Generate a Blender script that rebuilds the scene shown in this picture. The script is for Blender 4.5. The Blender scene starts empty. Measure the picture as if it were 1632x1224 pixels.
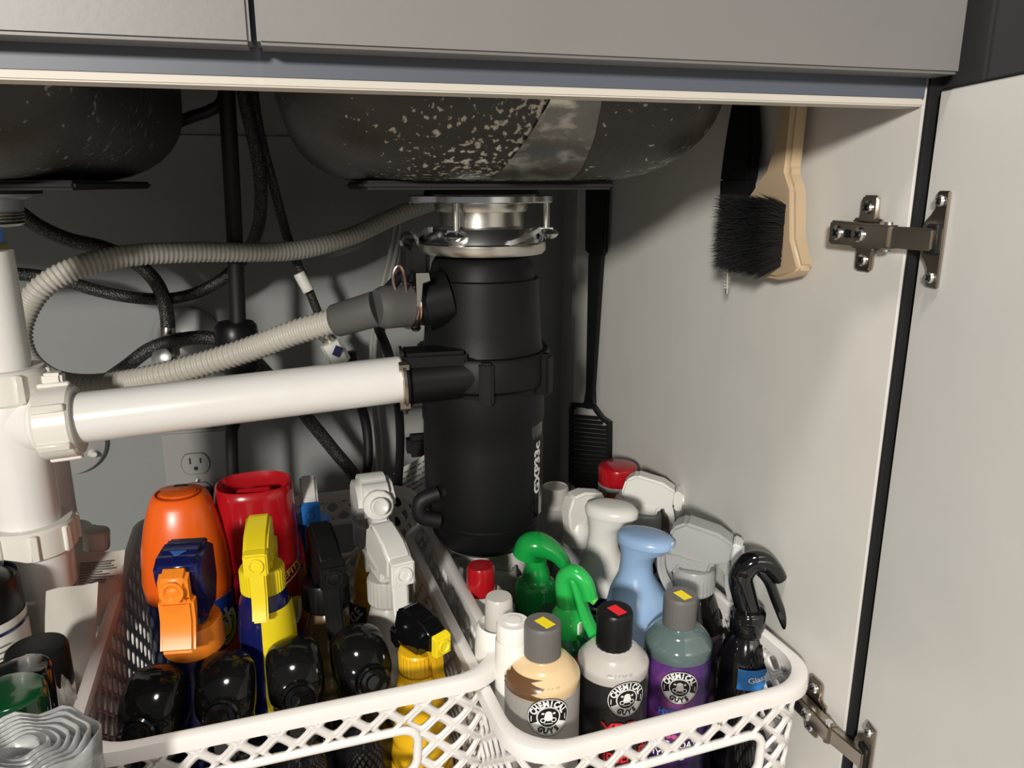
import bpy, bmesh, math, random
from mathutils import Vector, Matrix
random.seed(7)
PI = math.pi
S = bpy.context.scene
COL = S.collection

# ------------------------------------------------------------------ camera
F, YAW, PITCH, ROLL = 1226.0, math.radians(14.5), math.radians(14.5), 0.0
EYE = Vector((0, 0, 0.53))
fw = Vector((math.sin(YAW)*math.cos(PITCH), math.cos(YAW)*math.cos(PITCH), -math.sin(PITCH)))
rt0 = Vector((math.cos(YAW), -math.sin(YAW), 0)); up0 = rt0.cross(fw)
rt = rt0*math.cos(ROLL) + up0*math.sin(ROLL); up = -rt0*math.sin(ROLL) + up0*math.cos(ROLL)
cd = bpy.data.cameras.new('camera'); cam = bpy.data.objects.new('camera', cd); COL.objects.link(cam)
M = Matrix((rt, up, -fw)).transposed().to_4x4(); M.translation = EYE
cam.matrix_world = M
cd.sensor_width = 36; cd.lens = F/1632*36; cd.clip_start = 0.02; cd.clip_end = 50
S.camera = cam
# ------------------------------------------------------------------ world, lamps, exposure
w = bpy.data.worlds.new('world'); S.world = w; w.use_nodes = True
w.node_tree.nodes['Background'].inputs[0].default_value = (0.95, 0.97, 1.0, 1)
w.node_tree.nodes['Background'].inputs[1].default_value = 0.16
def area(name, loc, aim, size, power, col):
    l = bpy.data.lights.new(name, 'AREA'); l.shape = 'DISK'; l.size = size; l.energy = power; l.color = col
    o = bpy.data.objects.new(name, l); COL.objects.link(o); o.location = loc
    o.rotation_euler = (Vector(aim)-Vector(loc)).to_track_quat('-Z', 'Y').to_euler()
    return o
area('ceiling_lamp_far', (-0.92, -1.60, 1.05), (0.20, 0.6, 0.30), 0.24, 57, (1.0, 0.95, 0.87))
area('ceiling_lamp_near', (-0.10, -0.19, 1.95), (0.25, 0.4, 0.2), 0.24, 17, (1.0, 0.93, 0.84))
S.view_settings.view_transform = 'Standard'; S.view_settings.look = 'None'
S.view_settings.exposure = 0.0; S.view_settings.gamma = 1.0; S.view_settings.use_curve_mapping = False

# ------------------------------------------------------------------ pixel -> place on a given plane
def ray(x, y): return fw + rt*((x-816)/F) - up*((y-612)/F)
def at(x, y, Y): r = ray(x, y); return EYE + r*(Y/r.y)
def atX(x, y, X): r = ray(x, y); return EYE + r*(X/r.x)
def atZ(x, y, Z): r = ray(x, y); return EYE + r*((Z-EYE.z)/r.z)
def pm(P, n): return n*((P-EYE).dot(fw))/F          # n pixels at the distance of P, in metres

# ------------------------------------------------------------------ materials
MATS = {}
def mat(name, col, rough=0.5, metal=0.0, trans=0.0, bump=None, var=None, spec=0.5, coat=0.0, ior=1.45, alpha=1.0):
    if name in MATS: return MATS[name]
    m = bpy.data.materials.new(name); m.use_nodes = True; nt = m.node_tree
    b = nt.nodes['Principled BSDF']
    b.inputs['Base Color'].default_value = (*col, 1); b.inputs['Roughness'].default_value = rough
    b.inputs['Metallic'].default_value = metal; b.inputs['Transmission Weight'].default_value = trans
    b.inputs['Specular IOR Level'].default_value = spec; b.inputs['Coat Weight'].default_value = coat
    b.inputs['IOR'].default_value = ior; b.inputs['Alpha'].default_value = alpha
    tc = nt.nodes.new('ShaderNodeTexCoord')
    if var or True:
        sc, amt = var or (18, 0.06)
        n = nt.nodes.new('ShaderNodeTexNoise'); n.inputs['Scale'].default_value = sc; n.inputs['Detail'].default_value = 5
        nt.links.new(tc.outputs['Object'], n.inputs['Vector'])
        r = nt.nodes.new('ShaderNodeMapRange'); r.inputs['To Min'].default_value = 1-amt; r.inputs['To Max'].default_value = 1+amt
        nt.links.new(n.outputs['Fac'], r.inputs['Value'])
        h = nt.nodes.new('ShaderNodeHueSaturation'); h.inputs['Color'].default_value = (*col, 1)
        nt.links.new(r.outputs['Result'], h.inputs['Value']); nt.links.new(h.outputs['Color'], b.inputs['Base Color'])
    if bump:
        sc, st = bump
        n2 = nt.nodes.new('ShaderNodeTexNoise'); n2.inputs['Scale'].default_value = sc; n2.inputs['Detail'].default_value = 4
        nt.links.new(tc.outputs['Object'], n2.inputs['Vector'])
        bp = nt.nodes.new('ShaderNodeBump'); bp.inputs['Strength'].default_value = st; bp.inputs['Distance'].default_value = 0.001
        nt.links.new(n2.outputs['Fac'], bp.inputs['Height']); nt.links.new(bp.outputs['Normal'], b.inputs['Normal'])
    MATS[name] = m; return m
def ramp_mat(name, tex, scale, stops, rough=0.5, metal=0.0, bump=0.0, stretch=(1, 1, 1), mask=None, xr=None):
    if name in MATS: return MATS[name]
    m = bpy.data.materials.new(name); m.use_nodes = True; nt = m.node_tree; b = nt.nodes['Principled BSDF']
    b.inputs['Roughness'].default_value = rough; b.inputs['Metallic'].default_value = metal
    tc = nt.nodes.new('ShaderNodeTexCoord'); mp = nt.nodes.new('ShaderNodeMapping'); mp.inputs['Scale'].default_value = stretch
    nt.links.new(tc.outputs['Object'], mp.inputs['Vector'])
    t = nt.nodes.new('ShaderNodeTexNoise' if tex == 'noise' else 'ShaderNodeTexVoronoi'); t.inputs['Scale'].default_value = scale
    if tex == 'noise': t.inputs['Detail'].default_value = 6
    nt.links.new(mp.outputs['Vector'], t.inputs['Vector'])
    cr = nt.nodes.new('ShaderNodeValToRGB'); e = cr.color_ramp.elements
    while len(e) < len(stops): e.new(0.5)
    for i, (p, c) in enumerate(stops): e[i].position = p; e[i].color = (*c, 1)
    src = t.outputs['Fac'] if tex == 'noise' else t.outputs['Distance']
    if mask:      # flakes gather in patches
        n = nt.nodes.new('ShaderNodeTexNoise'); n.inputs['Scale'].default_value = mask[0]; n.inputs['Detail'].default_value = 2
        nt.links.new(tc.outputs['Object'], n.inputs['Vector'])
        a = nt.nodes.new('ShaderNodeMath'); a.operation = 'MULTIPLY_ADD'
        nt.links.new(n.outputs['Fac'], a.inputs[0]); a.inputs[1].default_value = mask[1]; nt.links.new(src, a.inputs[2]); src = a.outputs[0]
    if xr:        # the worn patch ends left and right of these x values
        sp_ = nt.nodes.new('ShaderNodeSeparateXYZ'); nt.links.new(tc.outputs['Object'], sp_.inputs[0])
        for k in (0, 1):
            mr = nt.nodes.new('ShaderNodeMapRange'); a, b_ = (xr[0], xr[0]+.06) if k == 0 else (xr[1], xr[1]-.03)
            mr.inputs['From Min'].default_value = a; mr.inputs['From Max'].default_value = b_; mr.inputs['To Min'].default_value = -.12; mr.inputs['To Max'].default_value = 0
            nt.links.new(sp_.outputs[0], mr.inputs['Value']); ad = nt.nodes.new('ShaderNodeMath'); nt.links.new(src, ad.inputs[0]); nt.links.new(mr.outputs['Result'], ad.inputs[1]); src = ad.outputs[0]
    nt.links.new(src, cr.inputs['Fac']); nt.links.new(cr.outputs['Color'], b.inputs['Base Color'])
    if bump:
        bp = nt.nodes.new('ShaderNodeBump'); bp.inputs['Strength'].default_value = bump; bp.inputs['Distance'].default_value = 0.001
        nt.links.new(src, bp.inputs['Height']); nt.links.new(bp.outputs['Normal'], b.inputs['Normal'])
    MATS[name] = m; return m

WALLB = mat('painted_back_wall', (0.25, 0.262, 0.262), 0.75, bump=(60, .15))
WALLR = mat('white_melamine', (0.73, 0.72, 0.685), 0.38, bump=(300, .04))
DOORM = mat('door_melamine', (0.78, 0.78, 0.76), 0.36, bump=(300, .04))
GREYF = mat('grey_lacquer', (0.185, 0.178, 0.175), 0.42, bump=(250, .05))
DARKE = mat('dark_edge', (0.012, 0.012, 0.013), 0.6)
RAILB = mat('blue_grey_rail', (0.10, 0.115, 0.145), 0.45)
RAILW = mat('board_edge', (0.62, 0.585, 0.52), 0.5)
DISHB = mat('dishwasher_black', (0.005, 0.006, 0.008), 0.35)
DISHG = mat('dishwasher_panel', (0.028, 0.028, 0.03), 0.5)
STEEL = ramp_mat('sink_coating', 'noise', 230, [(0.0, (.030, .028, .025)), (.775, (.042, .039, .035)), (.800, (.34, .32, .28)), (.93, (.62, .59, .52))], .45, .25, .3, mask=(9, .44), xr=(.01, .185))
STEEL2 = ramp_mat('sink_coating_plain', 'noise', 170, [(0.0, (.028, .027, .024)), (.80, (.038, .036, .032)), (.84, (.2, .19, .17)), (.95, (.3, .28, .25))], .45, .25, .3, mask=(11, .34))
FOIL = ramp_mat('foil_tape', 'noise', 40, [(0, (.10, .10, .095)), (.5, (.17, .165, .15)), (.66, (.55, .52, .46)), (1, (.6, .58, .5))], .25, .7, .6, (1, 1, 2.4))
PAD = mat('sound_pad', (0.012, 0.012, 0.012), 0.8)
CHROME = mat('chrome', (0.80, 0.81, 0.82), 0.24, 1.0, bump=(40, .08))
ZINC = mat('zinc', (0.60, 0.58, 0.53), 0.26, 1.0, bump=(60, .1))
NICKEL = mat('nickel', (0.42, 0.38, 0.33), 0.24, 1.0)
BRASS = mat('brass', (0.32, 0.28, 0.13), 0.4, 0.9)
BLUET = mat('blue_tape', (0.10, 0.25, 0.62), 0.5)
PVC = mat('white_pvc', (0.80, 0.79, 0.765), 0.25, coat=.2)
PVC2 = mat('cream_pvc', (0.77, 0.745, 0.69), 0.28)
BLK = mat('black_plastic', (0.005, 0.0055, 0.006), 0.35, spec=.4)
BLKG = mat('black_gloss', (0.004, 0.004, 0.005), 0.10, coat=.5)
BLKM = mat('black_matte', (0.0055, 0.006, 0.0065), 0.5, bump=(500, .06), spec=.28)
RUB = mat('black_rubber', (0.006, 0.006, 0.007), 0.55)
GRUB = mat('grey_rubber', (0.085, 0.083, 0.08), 0.6)
CORR = mat('grey_hose', (0.47, 0.45, 0.40), 0.38)
COPP = mat('spring_wire', (0.50, 0.33, 0.30), 0.25, 1.0)
BRAID = ramp_mat('steel_braid', 'vor', 900, [(0, (.010, .010, .010)), (.42, (.022, .021, .020)), (.66, (.10, .097, .09)), (.9, (.17, .165, .155))], .35, .6, .5)
WHT = mat('white_print', (0.80, 0.80, 0.80), 0.5)
BPRT = mat('black_print', (0.006, 0.006, 0.006), 0.45)
BASK = mat('basket_plastic', (0.76, 0.74, 0.72), 0.36)
PAPER = mat('paper', (0.55, 0.55, 0.53), 0.8)
OUTL = mat('outlet_plastic', (0.30, 0.295, 0.29), 0.4)
ORNG = mat('orange_plastic', (0.86, 0.125, 0.008), 0.3, coat=.3)
ORNG2 = mat('light_orange_plastic', (0.86, 0.24, 0.018), 0.32)
NAVY = mat('navy_plastic', (0.008, 0.010, 0.085), 0.22, coat=.2)
BLUEL = mat('label_blue', (0.03, 0.13, 0.36), 0.35)
RED = mat('red_plastic', (0.40, 0.006, 0.012), 0.22, coat=.4)
REDD = mat('dark_red_label', (0.20, 0.004, 0.01), 0.3)
REDM = mat('red_sticker', (0.80, 0.02, 0.03), 0.5)
YEL = mat('yellow_plastic', (0.83, 0.66, 0.015), 0.3)
YEL2 = mat('amber_yellow_bottle', (0.72, 0.42, 0.01), 0.3)
YELS = mat('yellow_sticker', (0.86, 0.70, 0.02), 0.5)
BLU = mat('blue_plastic', (0.035, 0.20, 0.62), 0.3)
WPL = mat('white_plastic', (0.78, 0.77, 0.73), 0.32)
WPL2 = mat('cool_white_plastic', (0.72, 0.73, 0.73), 0.3)
TAUP = mat('smoky_gold_plastic', (0.17, 0.125, 0.06), 0.2, coat=.5)
CLOUD = mat('cloudy_plastic', (0.66, 0.64, 0.60), 0.3, trans=.25)
FROST = mat('frosted_plastic', (0.70, 0.71, 0.71), 0.32, trans=.5)
CLEAR = mat('clear_plastic', (0.85, 0.90, 0.90), 0.12, trans=.85)
SMOKE = mat("smoky_clear_plastic", (0.006, 0.006, 0.006), 0.10, spec=.35, coat=.1)
GRN = mat('green_plastic', (0.008, 0.32, 0.055), 0.2, coat=.4)
GRN2 = mat('bright_green_plastic', (0.02, 0.43, 0.075), 0.22, coat=.3)
GRND = mat('dark_green_bottle', (0.003, 0.045, 0.014), 0.15, coat=.4)
LBLU = mat('powder_blue_plastic', (0.29, 0.44, 0.68), 0.28)
LBLU2 = mat('pale_blue_bottle', (0.40, 0.52, 0.74), 0.25)
GREYC = mat('grey_cap', (0.125, 0.12, 0.115), 0.5)
CREAM = mat('cream_liquid', (0.70, 0.52, 0.30), 0.22, coat=.3)
BRWN = mat('brown_liquid', (0.12, 0.060, 0.028), 0.25)
GLAB = mat('grey_label', (0.30, 0.285, 0.27), 0.42)
PEARL = mat('pearl_plastic', (0.50, 0.475, 0.45), 0.22, coat=.4)
TEAL = mat('grey_green_liquid', (0.13, 0.19, 0.19), 0.1, trans=.25, coat=.6)
PURP = ramp_mat('purple_label', 'noise', 28, [(0, (.008, .006, .02)), (.42, (.02, .012, .06)), (.55, (.09, .03, .17)), (.7, (.30, .09, .25))], .3, 0, 0, (1, 1, .6))
DLAB = ramp_mat('dark_purple_label', 'noise', 30, [(0, (.006, .006, .008)), (.5, (.012, .01, .015)), (.62, (.12, .06, .10)), (.8, (.35, .25, .25))], .3)
PINK = mat('pink_print', (0.55, 0.10, 0.22), 0.5)
AMBER = mat('amber_syrup', (0.22, 0.10, 0.012), 0.12, coat=.6)
WOOD = mat('beige_handle', (0.54, 0.41, 0.265), 0.42)
BRIST = mat('black_bristle', (0.004, 0.004, 0.005), 0.6)
BRISTW = mat('pale_bristle', (0.55, 0.54, 0.52), 0.5)
BAG = ramp_mat('crinkled_grey_film', 'noise', 22, [(0, (.11, .115, .12)), (.45, (.2, .205, .21)), (.6, (.36, .365, .37)), (1, (.5, .5, .5))], .28, .1, 1.0, (1, 1, 3))
CRINK = ramp_mat('crinkled_clear_bag', 'noise', 60, [(0, (.14, .13, .12)), (.5, (.3, .28, .25)), (.62, (.62, .6, .55)), (1, (.7, .7, .65))], .25, 0, 1.0)
TUBEW = mat('white_tube', (0.60, 0.57, 0.52), 0.35, bump=(30, .5))
PRTG = mat('grey_print', (0.13, 0.13, 0.13), 0.5)
KFL = mat('kitchen_floor', (0.36, 0.31, 0.26), 0.5)

# ------------------------------------------------------------------ mesh builder
class MB:
    def __init__(s): s.v = []; s.f = []; s.mi = []; s.mat = 0; s.T = Matrix.Identity(4)
    def add(s, vs, fs):
        n = len(s.v); s.v += [s.T @ Vector(p) for p in vs]
        s.f += [tuple(n+i for i in f) for f in fs]; s.mi += [s.mat]*len(fs); return s
    def bm(s, vs, fs, bev=0, seg=2, ang=30):
        b = bmesh.new(); vv = [b.verts.new(p) for p in vs]
        for f in fs: b.faces.new([vv[i] for i in f])
        bmesh.ops.recalc_face_normals(b, faces=b.faces)
        if bev:
            e = [x for x in b.edges if len(x.link_faces) == 2 and x.calc_face_angle(0) > math.radians(ang)]
            bmesh.ops.bevel(b, geom=e, offset=bev, segments=seg, affect='EDGES', clamp_overlap=True)
        b.verts.index_update(); s.add([v.co.copy() for v in b.verts], [[v.index for v in f.verts] for f in b.faces]); b.free(); return s
    def box(s, c, d, bev=0, seg=2, R=None):
        x, y, z = [q/2 for q in d]; c = Vector(c)
        vs = [Vector((i*x, j*y, k*z)) for i in (-1, 1) for j in (-1, 1) for k in (-1, 1)]
        vs = [(R @ p if R else p) + c for p in vs]
        return s.bm(vs, [(0, 1, 3, 2), (4, 6, 7, 5), (0, 4, 5, 1), (2, 3, 7, 6), (0, 2, 6, 4), (1, 5, 7, 3)], bev, seg)
    def prism(s, poly, t0, t1, P=None, bev=0, seg=2):     # poly (a,b), thickness along c; P maps (a,b,c)->xyz
        P = P or (lambda a, b, c: (a, c, b)); n = len(poly)
        vs = [P(a, b, t0) for a, b in poly] + [P(a, b, t1) for a, b in poly]
        fs = [tuple(range(n))[::-1], tuple(range(n, 2*n))] + [(i, (i+1) % n, n+(i+1) % n, n+i) for i in range(n)]
        return s.bm(vs, fs, bev, seg, 25)
    def lathe(s, prof, seg=32, c=(0, 0, 0), axis=None, sy=1.0, ribs=0, rib=0.0, ribz=None):
        R = Vector((0, 0, 1)).rotation_difference(Vector(axis)).to_matrix() if axis is not None else Matrix.Identity(3)
        c = Vector(c); vs = []; fs = []
        if ribs: seg = ribs*2
        for r, z in prof:
            for i in range(seg):
                a = 2*PI*i/seg; q = r
                if ribs and i % 2 and r > 1e-5 and (ribz is None or ribz[0] <= z <= ribz[1]): q = r-rib
                vs.append(R @ Vector((q*math.cos(a), q*math.sin(a)*sy, z)) + c)
        for k in range(len(prof)-1):
            for i in range(seg):
                j = (i+1) % seg; fs.append((k*seg+i, k*seg+j, (k+1)*seg+j, (k+1)*seg+i))
        fs.append(tuple(range(seg))[::-1]); fs.append(tuple((len(prof)-1)*seg+i for i in range(seg)))
        return s.add(vs, fs)
    def cyl(s, a, b, r, seg=20, r2=None, bev=0.0):
        a = Vector(a); b = Vector(b); L = (b-a).length; r2 = r if r2 is None else r2; e = min(bev, L/3)
        pr = [(r, 0), (r2, L)] if not bev else [(r-e, 0), (r-e*.3, e*.3), (r, e), (r2, L-e), (r2-e*.3, L-e*.3), (r2-e, L)]
        return s.lathe(pr, seg, a, b-a)
    def tube(s, pts, r, seg=10, res=6, rf=None, closed=False, flat=None, smooth=True):
        P = [Vector(p) for p in pts]; n = len(P)
        if smooth and n > 2:
            Q = []
            for i in range(n if closed else n-1):
                g = lambda k: P[k % n] if closed else P[max(0, min(n-1, k))]
                p0, p1, p2, p3 = g(i-1), g(i), g(i+1), g(i+2)
                for j in range(res):
                    t = j/res
                    Q.append(0.5*((2*p1)+(-p0+p2)*t+(2*p0-5*p1+4*p2-p3)*t*t+(-p0+3*p1-3*p2+p3)*t**3))
            if not closed: Q.append(P[-1])
            P = Q; n = len(P)
        rr = [r]*n if not callable(rf) else [rf(i/(n-1)) for i in range(n)]
        vs = []; fs = []; nrm = None
        for i in range(n):
            a = P[(i-1) % n] if closed or i else P[0]; b = P[(i+1) % n] if closed or i < n-1 else P[-1]
            t = (b-a).normalized()
            if nrm is None: nrm = t.orthogonal().normalized() if flat is None else (Vector(flat)-t*Vector(flat).dot(t)).normalized()
            nrm = (nrm-t*nrm.dot(t)).normalized(); bn = t.cross(nrm)
            ra, rb = rr[i] if isinstance(rr[i], tuple) else (rr[i], rr[i])
            for k in range(seg):
                an = 2*PI*k/seg; vs.append(P[i]+nrm*ra*math.cos(an)+bn*rb*math.sin(an))
        for i in range(n if closed else n-1):
            i2 = (i+1) % n
            for k in range(seg): fs.append((i*seg+k, i*seg+(k+1) % seg, i2*seg+(k+1) % seg, i2*seg+k))
        if not closed: fs.append(tuple(range(seg))[::-1]); fs.append(tuple((n-1)*seg+k for k in range(seg)))
        return s.add(vs, fs)
    def loft(s, secs, seg=28, cap=True):     # secs: (centre, rx, ry, exponent)
        vs = []; fs = []
        for c, rx, ry, e in secs:
            c = Vector(c)
            for i in range(seg):
                a = 2*PI*i/seg; ca, sa = math.cos(a), math.sin(a)
                vs.append(c+Vector((rx*math.copysign(abs(ca)**(2/e), ca), ry*math.copysign(abs(sa)**(2/e), sa), 0)))
        for k in range(len(secs)-1):
            for i in range(seg): j = (i+1) % seg; fs.append((k*seg+i, k*seg+j, (k+1)*seg+j, (k+1)*seg+i))
        if cap: fs.append(tuple(range(seg))[::-1]); fs.append(tuple((len(secs)-1)*seg+i for i in range(seg)))
        return s.add(vs, fs)
    def build(s, name, mats, parent=None, world=False, smooth=38):
        me = bpy.data.meshes.new(name)
        off = parent_loc(parent) if (world and parent) else Vector((0, 0, 0))
        me.from_pydata([tuple(v-off) for v in s.v], [], s.f)
        for m in (mats if isinstance(mats, (list, tuple)) else [mats]): me.materials.append(m)
        me.polygons.foreach_set('material_index', s.mi); me.validate()
        b = bmesh.new(); b.from_mesh(me); bmesh.ops.recalc_face_normals(b, faces=b.faces); b.to_mesh(me); b.free()
        me.polygons.foreach_set('use_smooth', [True]*len(me.polygons))
        me.set_sharp_from_angle(angle=math.radians(smooth))
        o = bpy.data.objects.new(name, me); COL.objects.link(o)
        if parent: o.parent = parent
        LOCS[o.name] = off if world else parent_loc(parent) if parent else Vector((0, 0, 0))
        return o
LOCS = {}
def parent_loc(p): return LOCS.get(p.name, Vector((0, 0, 0)))
def thing(name, label, cat, loc=(0, 0, 0), rz=0, group=None):
    o = bpy.data.objects.new(name, None); COL.objects.link(o); o.empty_display_size = .02
    o.location = loc; o.rotation_euler = (0, 0, rz); LOCS[o.name] = Vector(loc)
    o['label'] = label; o['category'] = cat
    if group: o['group'] = group
    return o
def tag(o, label, cat, group=None):
    o['label'] = label; o['category'] = cat
    if group: o['group'] = group
    return o
def struct(o): o['kind'] = 'structure'; return o
_tc = {}
def text_geo(txt, size, bold=0.0):
    k = (txt, size, bold)
    if k not in _tc:
        c = bpy.data.curves.new('t', 'FONT'); c.body = txt; c.size = size; c.align_x = 'CENTER'; c.align_y = 'CENTER'; c.offset = bold; c.resolution_u = 3
        o = bpy.data.objects.new('t', c); COL.objects.link(o); bpy.context.view_layer.update()
        me = o.to_mesh(); _tc[k] = ([v.co.copy() for v in me.vertices], [tuple(p.vertices) for p in me.polygons])
        o.to_mesh_clear(); bpy.data.objects.remove(o); bpy.data.curves.remove(c)
    return _tc[k]
def text_on(mb, txt, size, fn, bold=0.0, sx=1.0):
    vs, fs = text_geo(txt, size, bold); mb.add([fn(v.x*sx, v.y) for v in vs], fs)

# ================================================================== SETTING
WX, FY, BY = 0.34, 0.386, 1.02     # right panel, front plane, back wall
mb = MB(); mb.box((-.2, BY+.01, .42), (1.3, .02, .86)); struct(mb.build('wall_back', WALLB))
mb = MB(); mb.box((-.2, BY-.0015, .585), (1.13, .003, .004)); struct(mb.build('trim_1', WALLB))
mb = MB(); mb.box((WX+.009, (FY+BY)/2+.001, .385), (.018, BY-FY-.002, .79)); struct(mb.build('wall_right', WALLR))
mb = MB(); mb.box((WX+.0095, FY-.0008, .32), (.0175, .0016, .66)); struct(mb.build('trim_2', DARKE))
mb = MB(); mb.box((-.69, (FY+BY)/2, .385), (.018, BY-FY, .79)); struct(mb.build('wall_left', WALLR))
mb = MB(); mb.box((-.17, (FY+BY)/2, -.009), (1.08, BY-FY, .018)); struct(mb.build('floor', WALLR))
mb = MB(); mb.box((-.17, (FY+BY)/2, .75), (1.08, BY-FY+.02, .04)); struct(mb.build('ceiling', GREYF))
mb = MB(); mb.box((0, -.9, -.12), (5, 2.7, .02)); struct(mb.build('floor', KFL))
# filler strip in the back corner of the right panel
mb = MB(); mb.box((WX-.002, BY-.022, .36), (.004, .044, .72)); struct(mb.build('trim_3', mat('filler_strip', (.36, .36, .35), .6)))

cab = thing('sink_cabinet', 'grey-fronted sink cabinet with its white-lined right door open', 'cabinet', (-.15, FY, .6))
# rail across the front under the false drawer fronts
zr = at(816, 150, FY).z
mb = MB()
mb.prism([(FY, zr+.0042), (FY+.004, zr+.0042), (FY+.004, zr+.05), (FY+.001, zr+.05), (FY, zr+.018)], -.68, WX-.001, P=lambda a, b, c: (c, a, b))
t = mb.build('front_rail', RAILB, cab, world=True); t['label'] = 'blue-grey rail'
mb = MB(); mb.box(((-.68+WX-.001)/2, FY+.009, zr+.002), (WX+.679, .018, .0042), .0008); mb.build('board_edge', RAILW, t, world=True)
mb = MB(); mb.box(((-.68+WX-.001)/2, FY+.013, zr+.028), (WX+.679, .017, .047)); mb.build('rail_board', WALLR, t, world=True)

# false drawer fronts
YF = FY-.020
zl = at(816, 88, YF).z
def front(name, x0, x1, label):
    mb = MB(); mb.box(((x0+x1)/2, YF+.0095, zl+.09), (x1-x0, .019, .18), .0015, 2)
    o = mb.build(name, GREYF, cab, world=True); o['label'] = label; return o
xs = at(403, 45, YF).x; xe = at(1535, 80, YF).x
front('drawer_front', -.70, xs-.0012, 'grey drawer front at the upper left, left of the vertical gap')
front('drawer_front', xs+.0012, xe, 'long grey drawer front right of the vertical gap, above the disposal')

# open door
P0 = Vector((WX+.004, FY-.006, 0)); zt = atX(1472, 143, P0.x).z
zt = at(1472, 143, P0.y).z
P1 = atZ(1632, 117, zt); dv = Vector((P1.x-P0.x, P1.y-P0.y, 0)).normalized(); nv = Vector((-dv.y, dv.x, 0))   # nv points to +X side?
if nv.x < 0: nv = -nv
L = .43; zb = -.03
def dbox(a0, a1, n0, n1, z0, z1, bev=.001):
    mb = MB(); R = Matrix((dv, nv, Vector((0, 0, 1)))).transposed()
    c = P0+dv*(a0+a1)/2+nv*(n0+n1)/2+Vector((0, 0, (z0+z1)/2)); mb.box(c, (a1-a0, n1-n0, z1-z0), bev, 1, R); return mb
door = dbox(0, L, .0, .016, zb, zt).build('door', DOORM, cab, world=True); door['label'] = 'open door with white inner face'
dbox(0, L, .0162, .0192, zb, zt+.0015, .0005).build('outer_face', GREYF, door, world=True)
dbox(.0005, L, .0005, .0158, zt+.0002, zt+.0012, 0).build('edge_band', DARKE, door, world=True)
mb = MB(); pb = P0+dv*.115+nv*.008; mb.lathe([(.0035, 0), (.0035, .0012), (.0025, .0024), (.001, .003)], 14, (pb.x, pb.y, zt+.001)); mb.build('door_bumper', WPL, door, world=True)

# dishwasher beyond the cabinet
t = thing('dishwasher', 'black appliance front beside the cabinet in the upper right corner', 'appliance', (.72, .6, 0))
mb = MB(); mb.box((.67, .69, .35), (.60, .60, .80), .004); mb.build('body', DISHB, t, world=True)
mb = MB(); a = at(1580, 100, 0.3535)
mb.prism([(a.x, .356), (1.0, .356), (1.0, .388), (a.x, .388)], -.02, .80, P=lambda a, b, c: (a, b, c), bev=.002)
mb.build('front_panel', DISHG, t, world=True)

# ================================================================== SINK
def bowl(name, x0, x1, y0, y1, zbot, ztop, mt, parent, rc=.065, rb=.062):
    mb = MB(); secs = []
    cx, cy = (x0+x1)/2, (y0+y1)/2; hx, hy = (x1-x0)/2, (y1-y0)/2
    def ring(ins, z):
        R = max(rc-ins*.4, .01); out = []
        for qx, qy, a0 in ((1, 1, 0), (-1, 1, 90), (-1, -1, 180), (1, -1, 270)):
            for k in range(9):
                a = math.radians(a0+k*90/8)
                out.append((cx+qx*(hx-ins-R)+R*math.cos(a), cy+qy*(hy-ins-R)+R*math.sin(a), z))
        return out
    prof = [(0, ztop), (.001, (ztop+zbot+rb)/2)]
    for k in range(9):
        a = math.radians(90*k/8); prof.append((.004+rb*(1-math.cos(a))*1.15, zbot+rb*(1-math.sin(a))))
    prof.append((.11, zbot-.001))
    vs = []; fs = []; n = 36
    for ins, z in prof: vs += ring(ins, z)
    for k in range(len(prof)-1):
        for i in range(n): j = (i+1) % n; fs.append((k*n+i, k*n+j, (k+1)*n+j, (k+1)*n+i))
    fs.append(tuple((len(prof)-1)*n+i for i in range(n)))
    mb.add(vs, fs); return mb.build(name, mt, parent, world=True, smooth=60)
sink = thing('kitchen_sink', 'double stainless sink seen from below, dark speckled undersides', 'sink', (0, .8, .57))
zsb = at(700, 288, 0.5344).z
XR0, XR1 = at(445, 160, 0.6663).x-.004, at(1112, 180, 0.55).x+.002
bowl('bowl', XR0, XR1, .455, .87, zsb, .728, STEEL, sink)
XL1 = at(306, 170, 0.6663).x-.022
bowl('bowl', -.50, XL1, .455, .87, zsb, .728, STEEL2, sink)
DY = .655                                     # disposal axis
DC = at(768, 400, DY)
mb = MB(); 
mb.box((DC.x-.018, DY-.0, zsb-.003), (.175, .25, .006), .002); mb.build('sound_pad', PAD, sink, world=True)
mb = MB(); c = at(60, 300, 0.6663); mb.box((c.x-.05, .666, zsb-.003), (.215, .25, .006), .002); mb.build('sound_pad', PAD, sink, world=True)
# foil tape strip wrapped on the bowl front
def bowl_front(u, z):   # point on front face of right bowl at x=u, height z
    cy = .455
    if z > zsb+.062: return Vector((u, cy-.0012, z))
    s_ = (zsb+.062-z)/.062; a = math.asin(min(1, s_)); return Vector((u, cy+.004+.062*1.15*(1-math.cos(a))-.0014*math.cos(a), z-.0012*s_))
mb = MB(); u0, u1 = at(905, 200, .455).x, at(962, 200, .455).x
vs = []; fs = []; n = 24; m = 6
for i in range(n+1):
    z = .66-(.66-(zsb+.0015))*i/n
    for j in range(m+1):
        f = j/m; dx = -.034*max(0, (i-11)/13)**1.2
        p = bowl_front(u0+(u1-u0)*f+dx*(1-f), z); p.y -= .0006*math.sin(i*1.7+j*2.1); vs.append(p)
for i in range(n):
    for j in range(m): fs.append((i*(m+1)+j, i*(m+1)+j+1, (i+1)*(m+1)+j+1, (i+1)*(m+1)+j))
mb.add(vs, fs); mb.build('tape_strip', FOIL, sink, world=True)

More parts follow.
